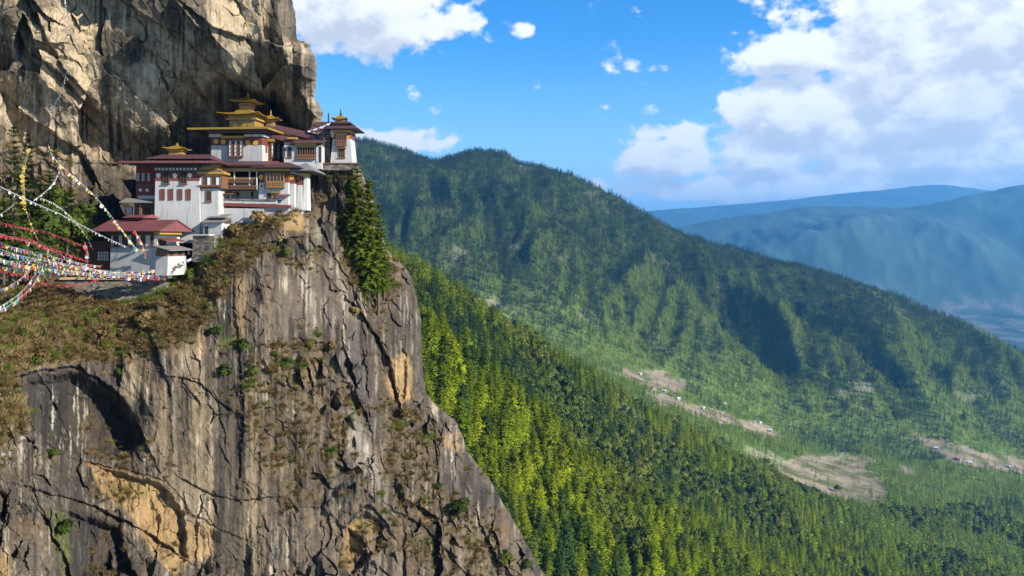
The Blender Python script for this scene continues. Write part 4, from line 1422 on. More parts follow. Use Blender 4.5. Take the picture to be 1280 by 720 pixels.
class Building:
    """a building with its own frame: a along the front, b into the depth, h up; pixel readings are turned into metres of that frame"""
    def __init__(self, name, px, py, Y, rz, label, cat='building', group=None):
        self.o = P(px, py, Y)
        self.rz = R(rz)
        self.root = tag(empty(name, self.o, self.rz), label, cat, group)
        self.c, self.s = math.cos(self.rz), math.sin(self.rz)

    def a(self, px, b=0.0):
        xx = (px - 640) / F
        return (xx * (self.o.y + b * self.c) - self.o.x + b * self.s) / (self.c - xx * self.s)

    def b(self, px, a):
        xx = (px - 640) / F
        return (self.o.x + a * self.c - xx * (self.o.y + a * self.s)) / (xx * self.c + self.s)

    def h(self, py, a=0.0, b=0.0):
        return (HZ - py) / F * (self.o.y + a * self.s + b * self.c) - self.o.z

    def fr(self, x0, x1, y0, y1, b=0.0):
        """front rectangle of pixels -> a0, a1, h0 (low), h1 (high)"""
        a0, a1 = self.a(x0, b), self.a(x1, b)
        return a0, a1, self.h(y1, (a0 + a1) / 2, b), self.h(y0, (a0 + a1) / 2, b)

    def si(self, x0, x1, y0, y1, a):
        b0, b1 = self.b(x0, a), self.b(x1, a)
        return b0, b1, self.h(y1, a, (b0 + b1) / 2), self.h(y0, a, (b0 + b1) / 2)

    def part(self, name, mb, mat, parent=None):
        return mb.build(name, M[mat] if isinstance(mat, str) else mat, parent or self.root)

    # ---- pieces
    def window(self, x0, x1, y0, y1, cols=2, rows_=3, b=0.0, proud=0.18, pane='pane', frame='brown', every=1, side=None, sill=True, lintel=None):
        """timber window set proud of the wall; side = a of the right-hand wall it sits on"""
        if side is None:
            u0, u1, h0, h1 = self.fr(x0, x1, y0, y1, b)
            bx = lambda m_, p, q, lo, hi, d0, d1: m_.box(p, q, b - d1, b - d0, lo, hi)
        else:
            u0, u1, h0, h1 = self.si(x0, x1, y0, y1, side)
            bx = lambda m_, p, q, lo, hi, d0, d1: m_.box(side + d0, side + d1, p, q, lo, hi)
        m_ = MB()
        W, H = u1 - u0, h1 - h0
        fw_ = min(0.11, W * .12)
        bx(m_, u0, u1, h0, h0 + fw_, -.05, proud)
        bx(m_, u0, u1, h1 - fw_, h1, -.05, proud)
        for k in range(cols + 1):
            c0 = u0 + (W - fw_) * k / cols
            bx(m_, c0, c0 + fw_, h0 + fw_, h1 - fw_, -.05, proud)
        for k in range(1, rows_):
            z = h0 + H * k / rows_
            bx(m_, u0 + fw_, u1 - fw_, z - fw_ * .35, z + fw_ * .35, -.04, proud * .82)
        fo = self.part('window', m_, frame)
        p_ = MB()
        q_ = MB()
        for k in range(cols):
            c0 = u0 + (W - fw_) * k / cols + fw_
            c1 = u0 + (W - fw_) * (k + 1) / cols
            bx(p_ if k % every == 0 else q_, c0, c1, h0 + fw_, h1 - fw_, -.045, proud * .45)
        if p_.v:
            self.part('pane', p_, pane, fo)
        if q_.v:
            self.part('shutter', q_, 'wood', fo)
        if sill:
            s_ = MB()
            bx(s_, u0 - .12, u1 + .12, h0 - .16, h0 - .004, -.02, proud + .12)
            self.part('sill', s_, 'brown', fo)
        if lintel:
            s_ = MB()
            bx(s_, u0 - .22, u1 + .22, h1 + .004, h1 + .24, -.02, proud + .30)
            bx(s_, u0 - .12, u1 + .12, h1 - .12 + .124, h1 + .23, -.02, proud + .38)
            self.part('lintel', s_, lintel, fo)
        return fo

    def fbox(self, name, x0, x1, y0, y1, d, mat, b=0.0, back=0.05, parent=None):
        a0, a1, h0, h1 = self.fr(x0, x1, y0, y1, b)
        return self.part(name, MB().box(a0, a1, b - d, b + back, h0, h1), mat, parent)

    def discs(self, pts, r, mat, b=0.0, parent=None, name='disc'):
        for (x, y) in pts:
            a_ = self.a(x, b)
            self.part(name, MB().disc(a_, b, self.h(y, a_, b), r, .06), mat, parent)

    def beams(self, a0, a1, b0, b1, h0, h1, n, mat='wood', name='eave_beam'):
        """rafter ends showing under an eave, one carved beam course"""
        m_ = MB()
        for k in range(n):
            a_ = a0 + (a1 - a0) * (k + .5) / n
            m_.box(a_ - .09, a_ + .09, b0, b1, h0, h1)
        return self.part(name, m_, mat)


# ------------------------------------------------------------------ main white tower
B = Building('white_tower', 192.5, 292, 128.0, 0, 'tall whitewashed tower with a dark red frieze of white discs above four narrow windows', 'temple')
wD = 9.5
a1 = B.a(247)
Ht = B.h(226)
B.part('wall', MB().box(0, a1 + .35, 0, wD, -1.5, Ht, .14, .14), 'white')
B.part('frieze', MB().box(.10, a1 + .25, .10, wD - .1, Ht, B.h(214.5)), 'red')
B.part('cornice', MB().box(-.05, a1 + .4, -.05, wD, B.h(214.4), B.h(213)).box(.2, a1 + .1, .2, wD - .2, B.h(213), B.h(209.5)).box(-.25, a1 + .55, -.2, wD, B.h(209.4), B.h(208)), 'wood')
B.beams(.2, a1, -.55, .3, B.h(213), B.h(210), 12, 'grey', 'beam_course')
B.beams(-2, a1 + 2, -1.3, .5, B.h(207.6), B.h(205.8), 22, 'wood', 'eave_beam')
for x in (208, 229.8):
    B.window(x - 3.8, x + 3.8, 213.5, 229.5, 2, 1, .12, .2, 'dark', 'wood')
B.discs([(198, 219.3), (218.7, 219.6), (237.2, 219.3)], .36, 'wdisc', .10)
for x in (203.3, 213.8, 225.2, 235.8):
    B.window(x - 2.8, x + 2.8, 236.2, 250, 2, 1, .06, .09, 'red', 'brown', sill=False)
# bay window on the right-hand face, looking out to the valley
bx0 = a1 + .25
b0 = 1.0
for (x1, y0, y1, mat, bb) in ((272, 204.6, 212, 'goldwood', .35), (276, 212.2, 214.4, 'brown', .15), (279.5, 214.6, 217.6, 'yellow', -.10), (277, 217.8, 219.8, 'brown', .05)):
    B.part('cornice', MB().box(a1 - .05, B.a(x1, bb), bb, 3.0, B.h(y1, 0, bb), B.h(y0, 0, bb)), mat)
B.part('bay', MB().box(a1 + .2, a1 + 3.75, .3, 4.0, B.h(235), B.h(219.6)), 'brown')
B.window(247.8, 276, 220.5, 232, 5, 1, .3, .16, 'pane', 'brown', every=2)
B.part('wall', MB().box(a1 + .3, a1 + 3.1, .6, 6.5, -1.5, B.h(235.2), .05, .05), 'white')
B.window(257.2, 264.5, 238.5, 251.5, 1, 2, .62, .10, 'dark', 'brown')
# long eave with a red metal edge
ea0, ea1 = B.a(150, -1.6), B.a(276, -1.6)
B.part('roof', MB().roof(ea0 + .2, ea1, -1.7, wD + 1, B.h(203.6, 0, -1.7), B.h(199.5, 0, 4), .16, 3.5), 'darkroof')
B.part('roof_edge', MB().box(ea0, ea1 + .1, -1.82, -1.70, B.h(203.8, 0, -1.7), B.h(201.2, 0, -1.7)), 'roof')
B.part('upper_roof', MB().roof(B.a(186, 3), B.a(266, 3), 2.0, 9.0, B.h(199.2, 0, 3), B.h(193.5, 0, 6), .14, 1.2), 'darkroof')
# recessed wing on the left
B.part('wing', MB().box(B.a(168, 2.2), -.02, 2.2, 8, B.h(300), B.h(249.5)), 'stone')
B.part('wing_wall', MB().box(B.a(170, 2.3), -.02, 2.3, 8, B.h(249.4), B.h(205)), 'red')
B.part('wall_band', MB().box(B.a(172.5, 2.1), -.02, 2.1, 2.6, B.h(249.3), B.h(243.5)), 'white')
for x in (172.6, 179.2, 186.3):
    B.window(x - 2.3, x + 2.3, 216, 227, 2, 3, 2.3, .14, 'pane', 'wood', sill=False)
B.part('ledge', MB().box(B.a(170.5, 1.9), -.02, 1.9, 2.6, B.h(232), B.h(230)), 'brown')
B.discs([(175.5, 237.5), (184, 237.8)], .26, 'pane', 2.3, name='shield')
B.part('porch_roof', MB().lean(B.a(150, .6), B.a(191.6, .6), .3, 2.6, B.h(253.5, 0, .3), B.h(248.5, 0, 2.6), .12), 'slate')
B.part('post', MB().box(B.a(174, .9), B.a(176.5, .9), .9, 1.2, B.h(285), B.h(253)), 'brown')
B.window(180.5, 189, 259, 272, 2, 2, 2.2, .15, 'dark', 'brown')
B.window(157, 166, 258, 268, 1, 1, 2.4, .15, 'grey', 'stone', sill=False)

# ------------------------------------------------------------------ open galleries between tower and right block
B = Building('gallery_wing', 264, 279, 131.0, 0, 'recessed timber gallery wing over a long white wall with a red band', 'building')
e = B.a
B.part('lower_wall', MB().box(e(262), e(329.5), 0, 7, -3.5, B.h(260.2), .0, .12), 'white')
m_ = MB()
for k in range(8):      # the red band steps down to the right
    x0, x1 = 264.5 + k * 12.3, 264.5 + (k + 1) * 12.3
    yy = 253.2 + k * .42
    m_.box(e(x0), e(x1), -.10, .6, B.h(yy + 4), B.h(yy))
B.part('red_band', m_, 'red')
m_ = MB()
for k in range(6):
    x0, x1 = 264.5 + k * 13.6, 264.5 + (k + 1) * 13.6
    yy = 249.4 + k * .3
    m_.box(e(x0), e(x1), -.04, .5, B.h(yy + 4.2), B.h(yy))
B.part('parapet', m_, 'white')
m_ = MB()
for k in range(6):
    x0, x1 = 264.5 + k * 13.6, 264.5 + (k + 1) * 13.6
    yy = 248.2 + k * .3
    m_.box(e(x0), e(x1), -.22, .7, B.h(yy + 1.3), B.h(yy) + .01 * k)
B.part('coping', m_, 'stone')
B.part('terrace', MB().box(e(262), e(350), .5, 5, B.h(253), B.h(250)), 'stone')
B.part('rear_wall', MB().box(e(262), e(338), 5.0, 6.0, B.h(253), B.h(203)), 'dark')  # near-black stands for the shadow deep inside the gallery
B.part('white_wall', MB().box(e(279, 3.2), e(330, 3.2), 3.2, 4.9, B.h(252, 0, 3.2), B.h(238, 0, 3.2)), 'white')
B.window(313.8, 317, 239.5, 246.5, 1, 1, 3.2, .08, 'dark', 'brown', sill=False)
B.window(296, 299, 239.5, 246, 1, 1, 3.2, .08, 'red', 'brown', sill=False)
# stacked balconies
for (y0, y1, dd, mat) in ((210.6, 214.5, -.4, 'goldwood'), (221.2, 223.6, .2, 'goldwood'), (231.5, 233, 0, 'brown')):
    B.part('beam', MB().box(e(276), e(321), dd, dd + .5, B.h(y1), B.h(y0)), mat)
for (y0, y1, x0, x1) in ((224.2, 228.0, 278, 316), (232.8, 236.0, 280, 321)):
    m_ = MB()
    m_.box(e(x0), e(x1), .0, .12, B.h(y0 + .8), B.h(y0))
    m_.box(e(x0), e(x1), .0, .12, B.h(y1), B.h(y1 - .8))
    n = 24
    for k in range(n):
        xx = x0 + (x1 - x0) * (k + .3) / n
        m_.box(e(xx), e(xx + .55), .02, .10, B.h(y1 - .8), B.h(y0 + .8))
    B.part('railing', m_, 'brown')
    B.part('balcony_floor', MB().box(e(x0), e(x1), .05, 5, B.h(y1 + 1), B.h(y1)), 'wood')
B.part('gallery_screen', MB().box(e(278, 1.6), e(318, 1.6), 1.6, 1.8, B.h(231.5, 0, 1.6), B.h(224, 0, 1.6)), 'grey')
for x in (292.5, 311.5, 320.5):
    B.part('post', MB().box(e(x - .6), e(x + .6), .1, .3, B.h(237), B.h(209)), 'grey')
m_ = MB()       # stair climbing from the terrace to the gallery
for k in range(9):
    x = 333.5 - k * 1.45
    y = 249 - k * 1.6
    m_.box(e(x - 2.2, 1), e(x, 1), 1.0, 2.2, B.h(y + .9, 0, 1), B.h(y, 0, 1))
B.part('stair', m_, 'grey')
m_ = MB()
m_.tube([(e(336, .9), .9, B.h(247)), (e(321.5, .9), .9, B.h(231.5))], .10)
B.part('stair_rail', m_, 'white')
B.part('porch_roof', MB().lean(e(270, -.3), e(290, -.3), -.4, 1.6, B.h(243.0), B.h(240.4), .1), 'brown')
B.part('post', MB().box(e(288), e(288.8), -.2, -.05, B.h(249), B.h(242)), 'brown')
B.part('banner', MB().box(e(280), e(281.6), -.05, .0, B.h(238.5), B.h(231)), 'yellow')
B.part('door', MB().box(e(262), e(268), -.02, .4, B.h(248), B.h(238.5)), 'white')
B.part('roof', MB().lean(e(259), e(333), -1.2, 7, B.h(206.8, 0, -1.2), B.h(202.5, 0, 7), .16), 'darkroof')
B.part('ceiling_beam', MB().box(e(262), e(322), -.6, .6, B.h(209.6), B.h(207.2)), 'wood')

# ------------------------------------------------------------------ right block with the gilded bay
B = Building('corner_temple', 322, 258, 131.5, 0, 'white corner temple with a gilded bay window and red frieze above bare ochre rock', 'temple')
a1 = B.a(360.5)
B.part('wall', MB().box(.15, a1, 0, 3.2, B.h(272), B.h(228.2), .06, .08), 'white')
B.part('frieze', MB().box(.20, a1 - .04, .05, 3.0, B.h(228.1), B.h(216.2)), 'red')
B.part('cornice', MB().box(-.1, a1 + .2, -.35, 3, B.h(214), B.h(211.2)), 'yellow')
B.part('beam_course', MB().box(0, a1 + .05, -.1, 3, B.h(216.1), B.h(214.1)), 'wood')
B.part('eave_soffit', MB().box(-.3, a1 + .6, -.6, 3, B.h(211.1), B.h(208.4)), 'wood')
B.discs([(326.4, 221.3)], .40, 'disc', .05)
B.part('bay', MB().box(B.a(332), B.a(356), -.55, .02, B.h(235.6), B.h(216.2)), 'brown')
B.window(333, 355, 217.5, 227.2, 5, 1, -.55, .10, 'dark', 'goldwood', sill=False)
B.window(333, 355, 227.4, 234, 10, 1, -.55, .14, 'brown', 'goldwood', lintel=None)
B.window(334, 339, 241.3, 248.5, 1, 1, .02, .06, 'dark', 'wood', sill=False)
B.window(339.8, 344.4, 240.8, 248.5, 2, 1, .02, .08, 'yellow', 'goldwood', sill=False)
B.part('cornice', MB().box(B.a(338), B.a(351), -.5, .1, B.h(241.2), B.h(239.6)), 'goldwood')
B.part('porch_roof', MB().lean(B.a(345, -.8), B.a(361, -.8), -.9, .1, B.h(246.6), B.h(243.4), .1), 'roof')
B.part('niche', MB().box(B.a(326), B.a(327.5), -.02, .1, B.h(233.5), B.h(231)), 'dark')
# two wings stepping back to the right
x = a1
B.part('wall', MB().box(a1 - .02, B.a(367.8, 1.0), 1.0, 5.5, B.h(274), B.h(229), .05, .10), 'white')
B.part('frieze', MB().box(a1 - .02, B.a(367.4, 1.0), 1.1, 5.4, B.h(228.9), B.h(216.2)), 'red')
B.part('wall', MB().box(B.a(367.8, 1.0), B.a(377.5, 2.4), 2.4, 7.5, B.h(274), B.h(230), .12, .10), 'white')
B.part('frieze', MB().box(B.a(367.8, 1.0), B.a(376.4, 2.4), 2.5, 7.4, B.h(229.9), B.h(217.5)), 'red')
B.part('parapet_cap', MB().box(a1 + .05, B.a(367.9, .9), .9, 5, B.h(216.1), B.h(213.5)).box(B.a(368.4, 2.2), B.a(377, 2.2), 2.2, 7, B.h(217.4), B.h(214.2)), 'white')
B.discs([(364.2, 222)], .42, 'disc', 1.08)
B.discs([(372.6, 223)], .3, 'goldwood', 2.48)
B.window(369, 371.3, 217.5, 228, 1, 1, 2.48, .06, 'dark', 'red', sill=False)
B.part('cornice', MB().box(B.a(374, 1.6), B.a(384, 1.6), 1.6, 4, B.h(218.8), B.h(215.4)), 'yellow')
B.part('roof', MB().roof(B.a(314, -1.6), B.a(375, -1.6), -1.7, 6.5, B.h(209.2, 0, -1.7), B.h(203.0, 0, 2.4), .16, 2.8), 'darkroof')
B.part('roof_ridge', MB().roof(B.a(324, 1), B.a(352, 1), .8, 3.6, B.h(205.2, 0, 1), B.h(201.6, 0, 2.2), .1, 1.2), 'roof')
B.part('side_roof', MB().roof(B.a(356, .2), B.a(392, .2), .1, 8.5, B.h(213.2, 0, .2), B.h(203.2, 0, 4), .16, 2.4), 'slate')
B.part('side_soffit', MB().box(B.a(361, .8), B.a(386, .8), .8, 7.8, B.h(215.0, 0, .8), B.h(212.6, 0, .8)), 'wood')
B.part('pillar', MB().box(B.a(378.6, 3), B.a(384.5, 3), 3.0, 5.2, B.h(262), B.h(219), .12, .1), 'grey')

# ------------------------------------------------------------------ upper temple
B = Building('upper_temple', 263.5, 204, 139.0, -5, 'upper white temple under a stack of golden roofs against the overhanging rock', 'temple')
a1 = B.a(328)
dp = 9.5
B.part('wall', MB().box(0, a1, 0, dp, B.h(212), B.h(181.8), .06, .06), 'white')
B.part('frieze', MB().box(-.02 + .06, a1 - .04, .04, dp, B.h(181.7), B.h(171.6)), 'red')
B.part('parapet_cap', MB().box(-.2, B.a(277), -.25, dp, B.h(171.5), B.h(167.8), .0, .0).box(B.a(306), a1 + .3, -.25, dp, B.h(171.5), B.h(168.6)), 'white')
B.part('cornice', MB().box(B.a(277.3), B.a(305.7), -.5, 1, B.h(173.6), B.h(170.4)), 'yellow')
B.part('eave_soffit', MB().box(B.a(262), a1 + .8, -1.0, dp, B.h(167.4), B.h(164.6)), 'wood')
B.beams(B.a(262), a1 + .8, -1.5, 1, B.h(164.5), B.h(162.4), 24)
B.part('bay', MB().box(B.a(286), B.a(303.8), -.45, .05, B.h(197.5), B.h(174.5)), 'brown')
B.window(286, 303.8, 175.5, 195.5, 5, 4, -.45, .12, 'pane', 'brown', every=2)
B.discs([(270, 176.8), (279.3, 177.2), (309.6, 178.2), (319.4, 178.6)], .43, 'disc', .04)
# right-hand face with its own bay
m_ = MB()
b0, b1, h0, h1 = B.si(335, 354, 177.5, 201.5, a1)
B.part('bay', MB().box(a1 - .05, a1 + .55, b0 + .1, b1, B.h(203, a1, 3), B.h(176.5, a1, 3)), 'brown')
B.window(338.8, 355.5, 179.5, 199, 5, 4, 0, .12, 'pane', 'brown', every=2, side=a1 + .55)
B.part('cornice', MB().box(a1 - .05, a1 + 1.15, b0 - .3, b1 + .4, B.h(177.6, a1, 3), B.h(174.2, a1, 3)), 'yellow')
B.part('pilaster', MB().box(a1 - .03, a1 + .08, b0 - 1.0, b0 - .45, B.h(191, a1, 2), B.h(172, a1, 2)), 'red')
B.discs([], .3, 'disc')
# broad maroon roof with a gilded edge
r0, r1 = B.a(235.5, -2), B.a(334.5, -2)
hE = B.h(160.4, a1 / 2, -2)
B.part('roof', MB().roof(r0, r1, -2.1, dp + 2.5, hE - .25, hE + 1.0, .18, 6.0), 'darkroof')
B.part('gilded_edge', MB().box(r0 - .12, r1 + .12, -2.25, -2.1, hE - .16, hE + .16).box(r1, r1 + .14, -2.1, dp + 2.3, hE - .2, hE + .12), 'gold')
# second tier
t0, t1 = B.a(286.5, 2), B.a(318.5, 2)
tb0, tb1 = 2.0, 6.8
h0, h1 = hE + .3, B.h(150.0, 8, 2)
B.part('upper_storey', MB().box(t0, t1, tb0, tb1, h0 - .2, h1), 'goldwood')
for xx in (294, 304.5, 312):
    B.fbox('gilded_panel', xx - 2.6, xx + 2.6, 154.0, 158.6, .08, 'gold', 2.0)
for k in range(4):
    bb = tb0 + .6 + k * 1.15
    B.part('gilded_panel', MB().box(t1 - .02, t1 + .08, bb, bb + .7, h0 + .3, h0 + 1.0), 'gold')
B.part('cornice', MB().box(t0 - .4, t1 + .4, tb0 - .4, tb1 + .4, B.h(149.6, 8, 2), B.h(147.4, 8, 2)), 'yellow')
B.part('cornice', MB().box(t0 - .15, t1 + .15, tb0 - .15, tb1 + .15, B.h(147.3, 8, 2), B.h(143.8, 8, 2)), 'goldwood')
am, bm = (t0 + t1) / 2 - .1, (tb0 + tb1) / 2
B.part('golden_roof', MB().pagoda(am, bm, 3.65, 3.9, B.h(141.5, 8, bm - 3.9), .38, 1.0, .30), 'gold')
B.part('lantern_wall', MB().box(am - .98, am + .98, bm - 1.0, bm + 1.0, B.h(142, 8, bm), B.h(129.5, 8, bm)), 'goldwood')
B.part('cornice', MB().box(am - 1.15, am + 1.15, bm - 1.2, bm + 1.2, B.h(133, 8, bm), B.h(131.4, 8, bm)), 'brown')
B.part('golden_roof', MB().pagoda(am + .15, bm, 2.25, 2.3, B.h(128.3, 8, bm), .10, 1.05, .26), 'gold')
B.part('finial', MB().lathe(am + .15, bm, [(.26, B.h(123, 8, bm)), (.34, B.h(121.5, 8, bm)), (.16, B.h(120.3, 8, bm)), (.24, B.h(118.8, 8, bm)), (.10, B.h(117.5, 8, bm)), (.02, B.h(113.8, 8, bm))]), 'gold')

# small golden lantern roofs beside it
def lantern(px, py, Y, half, wall_px, wall_top, wall_bot, top_py, fin_py, label):
    L_ = Building('golden_lantern', px, wall_bot, Y, 4, label, 'roof lantern', 'golden roof lanterns')
    hw = (wall_px / 2) / F * Y
    L_.part('wall', MB().box(-hw, hw, -hw, hw, -.8, L_.h(wall_top)), 'goldwood')
    L_.part('cornice', MB().box(-hw - .25, hw + .25, -hw - .25, hw + .25, L_.h(wall_top + 2.4), L_.h(wall_top + .8)), 'yellow')
    L_.part('golden_roof', MB().pagoda(0, 0, half / F * Y, half / F * Y, L_.h(wall_top), .12, L_.h(top_py) - L_.h(wall_top), .22), 'gold')
    L_.part('finial', MB().lathe(0, 0, [(.2, L_.h(top_py + .5)), (.26, L_.h(top_py - 1)), (.10, L_.h(top_py - 2)), (.15, L_.h(top_py - 3)), (.02, L_.h(fin_py))], 8), 'gold')


lantern(338.5, 160.5, 145.0, 11.5, 9.5, 149.6, 160.5, 144.5, 137.5, 'golden lantern roof right behind the stacked golden roofs of the upper temple')
lantern(221.5, 197, 134.5, 13.2, 15.5, 187.0, 197, 182.0, 178.5, 'low golden lantern roof left of the upper temple above the maroon eaves')

# ------------------------------------------------------------------ gallery wing running back along the rock to the right tower
B = Building('side_gallery', 357, 204, 140.0, 4, 'low white wing with a carved gallery window under long maroon roofs', 'building')
e = B.a
B.part('wall', MB().box(e(355), e(402), 0, 5, B.h(211), B.h(181.5), .0, .05), 'white')
B.part('beam_course', MB().box(e(355), e(402), .02, 5, B.h(181.4), B.h(177.8)), 'wood')
B.window(359.8, 364.5, 184, 196.5, 2, 2, .02, .1, 'dark', 'wood')
B.window(371.5, 394, 184.2, 194, 7, 1, .02, .30, 'dark', 'brown', sill=False)
B.window(371.5, 394, 194.2, 198.2, 8, 1, .02, .34, 'disc', 'brown')
B.part('cornice', MB().box(e(369), e(395), -.6, .5, B.h(182.6), B.h(178.8)), 'yellow')
B.part('pilaster', MB().box(e(395.4), e(398), -.12, .1, B.h(203), B.h(182)), 'white')
B.fbox('doorway', 398.4, 401.6, 183, 203, .03, 'dark')
B.fbox('banner', 353.5, 356.5, 184, 197, .1, 'wood')
B.part('roof', MB().lean(e(366, -1.2), e(404, -1.2), -1.3, 5, B.h(178.4, 0, -1.3), B.h(174.5, 0, 5), .16), 'darkroof')
m_ = MB()
for (x0, x1, yl, yr, bb) in ((331, 396, 157.5, 171.5, 3.0), (334, 372, 167.0, 178.5, .5)):
    p = [(e(x0, bb), bb, B.h(yl, 0, bb)), (e(x1, bb), bb, B.h(yr, 0, bb)), (e(x1, bb), bb + 4, B.h(yr, 0, bb) + 1.0), (e(x0, bb), bb + 4, B.h(yl, 0, bb) + 1.0)]
    m_.add(p + [(x_, y_, z_ - .5) for x_, y_, z_ in p], [(0, 1, 2, 3), (7, 6, 5, 4), (0, 4, 5, 1), (1, 5, 6, 2), (2, 6, 7, 3), (3, 7, 4, 0)])
B.part('stepped_roof', m_, 'darkroof')
B.part('upper_wall', MB().box(e(340, 3.6), e(392, 3.6), 3.6, 7, B.h(180, 0, 3.6), B.h(170, 0, 3.6)), 'wood')
m_ = MB().box(e(359, -.2), e(371, -.2), -.3, 1, B.h(173.9), B.h(171.6))
B.part('cornice', m_, 'yellow')

# ------------------------------------------------------------------ right tower on the spur
B = Building('corner_tower', 412, 205.5, 143.0, 0, 'slim white tower at the cliff edge with a carved window and golden cap', 'temple')
a0, a1 = B.a(412.4), B.a(440.6)
dp = 4.6
B.part('wall', MB().box(a0, a1, 0, dp, -.6, B.h(173.2), .42, .25), 'white')
B.part('frieze', MB().box(a0 + .44, a1 - .44, .24, dp - .3, B.h(173.1), B.h(166)), 'red')
B.part('cornice', MB().box(a0 + .55, a1 - .35, -.12, dp, B.h(165.9), B.h(162.6)), 'yellow')
B.part('parapet_cap', MB().box(a0 + .1, a0 + .9, .1, dp, B.h(167.5), B.h(162.4)), 'white')
B.part('eave_soffit', MB().box(a0 + .2, a1 - .1, -.3, dp, B.h(162.5), B.h(160.4)), 'wood')
B.discs([(415.8, 169.6), (434.8, 171)], .36, 'disc', .24)
B.part('bay', MB().box(B.a(420), B.a(433.2), -.38, .3, B.h(182), B.h(166.2)), 'brown')
B.window(420, 433.2, 167.5, 175.8, 4, 1, -.38, .1, 'dark', 'brown', sill=False)
B.window(420.4, 432.8, 176, 181.5, 6, 1, -.38, .1, 'brown', 'brown')
B.window(423, 431.2, 186, 197, 3, 2, .1, .10, 'dark', 'brown', lintel='brown')
B.fbox('niche', 424.5, 429.5, 183.6, 185.4, .04, 'grey', .15)
hE = B.h(160, 0, -1)
B.part('roof', MB().roof(B.a(406, -1), B.a(447.5, -1), -1.2, dp + 1.2, hE - .1, hE + 1.25, .14, 2.0), 'darkroof')
B.part('upper_roof', MB().box(B.a(414), B.a(434), .6, dp - .6, hE + .2, hE + 1.1).roof(B.a(411), B.a(439), .1, dp - .1, hE + 1.0, hE + 1.8, .12, 1.4), 'darkroof')
mA = B.a(422.5)
B.part('lantern_wall', MB().box(mA - .85, mA + .85, 1.4, 3.1, hE + 1.3, B.h(149.6, 0, 2.2)), 'goldwood')
B.part('golden_roof', MB().pagoda(mA, 2.25, 1.35, 1.35, B.h(149.4, 0, 2.2), .12, .75, .28), 'gold')
B.part('finial', MB().lathe(mA, 2.25, [(.2, B.h(144.4, 0, 2.2)), (.28, B.h(142.6, 0, 2.2)), (.1, B.h(141, 0, 2.2)), (.15, B.h(139.6, 0, 2.2)), (.03, B.h(135.8, 0, 2.2))]), 'wood')
B.part('side_roof', MB().lean(B.a(386, 1), B.a(413, 1), .6, 5.5, B.h(166, 0, 1), B.h(153, 0, 5.5), .14), 'darkroof')
B.part('side_wall', MB().box(B.a(398, 1.4), B.a(412.6, 1.4), 1.4, 4.6, -.6, B.h(166, 0, 1.4)), 'stone')
B.part('side_wall', MB().box(B.a(403.5, .8), B.a(405.8, .8), .8, 1.3, -.6, B.h(172, 0, 1)).box(B.a(399, .8), B.a(400.5, .8), .9, 1.3, -.6, B.h(174, 0, 1)), 'white')
B.part('chimney', MB().box(B.a(409.6, 2), B.a(411.2, 2), 2, 2.3, B.h(156, 0, 2), B.h(141.5, 0, 2)), 'wood')

W_ = Building('terrace_wall', 392, 206.5, 142.0, 0, 'low brown stone terrace wall at the foot of the cliff edge tower', 'wall')
W_.part('wall', MB().box(0, W_.a(446), -.25, .35, -.9, W_.h(205.2)), 'stone')
W_.part('coping', MB().box(-.1, W_.a(446.5), -.4, .5, W_.h(205.1), W_.h(203.6)), 'brown')

# ------------------------------------------------------------------ lower house with the red roof
B = Building('red_roofed_house', 137.5, 333, 123.2, -13, 'low white house with a broad red metal roof and yellow gable at the ledge', 'house')
a1 = B.a(196.5)
dp = B.b(226, a1)
hs = B.h(308.8, a1 / 2)
he = B.h(288.5, a1 / 2, -1)
B.part('wall', MB().box(0, a1, 0, dp, -1.2, hs, .05, .05), 'white')
B.part('wall', MB().box(.1, a1 - .1, .12, dp - .1, hs + .01, he), 'grey')
B.part('wall_ledge', MB().box(-.05, a1 + .08, -.08, .2, hs - .05, hs + .12), 'brown')
B.part('eave_soffit', MB().box(-.4, a1 + .4, -.5, dp, B.h(294, a1 / 2), he - .02), 'wood')
for x0, x1 in ((142, 148.6), (153.3, 159.8), (164.6, 170.6), (176.2, 182), (188.2, 192.6)):
    B.window(x0, x1, 294.3, 308.2, 2, 2, .12, .1, 'dark', 'brown', sill=False)
B.window(198, 207, 300, 308, 2, 1, 0, .1, 'dark', 'brown', side=a1, sill=False)
rl, rr2 = B.a(113.5, -1.2), B.a(189.5, -1.2) + 1.6
rr2 = a1 + 1.3
B.part('roof', MB().roof(rl, rr2, -1.4, dp + 1.4, he - .1, he + 1.75, .12, 0), 'roof')
B.part('gable', MB().add([(a1 + .5, -.9, he + .05), (a1 + .5, dp + .6, he + .05), (a1 + .5, dp / 2, he + 1.62), (a1 + .2, -.9, he + .05), (a1 + .2, dp + .6, he + .05), (a1 + .2, dp / 2, he + 1.62)],
                         [(0, 1, 2), (5, 4, 3), (0, 3, 4, 1), (1, 4, 5, 2), (2, 5, 3, 0)]), 'yellow')
B.part('cornice', MB().box(a1 - .1, a1 + .9, -.6, dp * .82, he - .55, he - .15), 'yellow')
B.part('verge_board', MB().add([(rr2 + .02, -1.45, he - .12), (rr2 + .02, -1.45, he + .06), (rr2 + .02, dp / 2, he + 1.80), (rr2 + .02, dp + 1.45, he + .06), (rr2 + .02, dp + 1.45, he - .12), (rr2 + .02, dp / 2, he + 1.58)] +
                               [(rr2 + .12, -1.45, he - .12), (rr2 + .12, -1.45, he + .06), (rr2 + .12, dp / 2, he + 1.80), (rr2 + .12, dp + 1.45, he + .06), (rr2 + .12, dp + 1.45, he - .12), (rr2 + .12, dp / 2, he + 1.58)],
                               [(0, 1, 2, 5), (5, 2, 3, 4), (11, 8, 7, 6), (10, 9, 8, 11), (0, 6, 7, 1), (1, 7, 8, 2), (2, 8, 9, 3), (3, 9, 10, 4), (4, 10, 11, 5), (5, 11, 6, 0)]), 'wood')
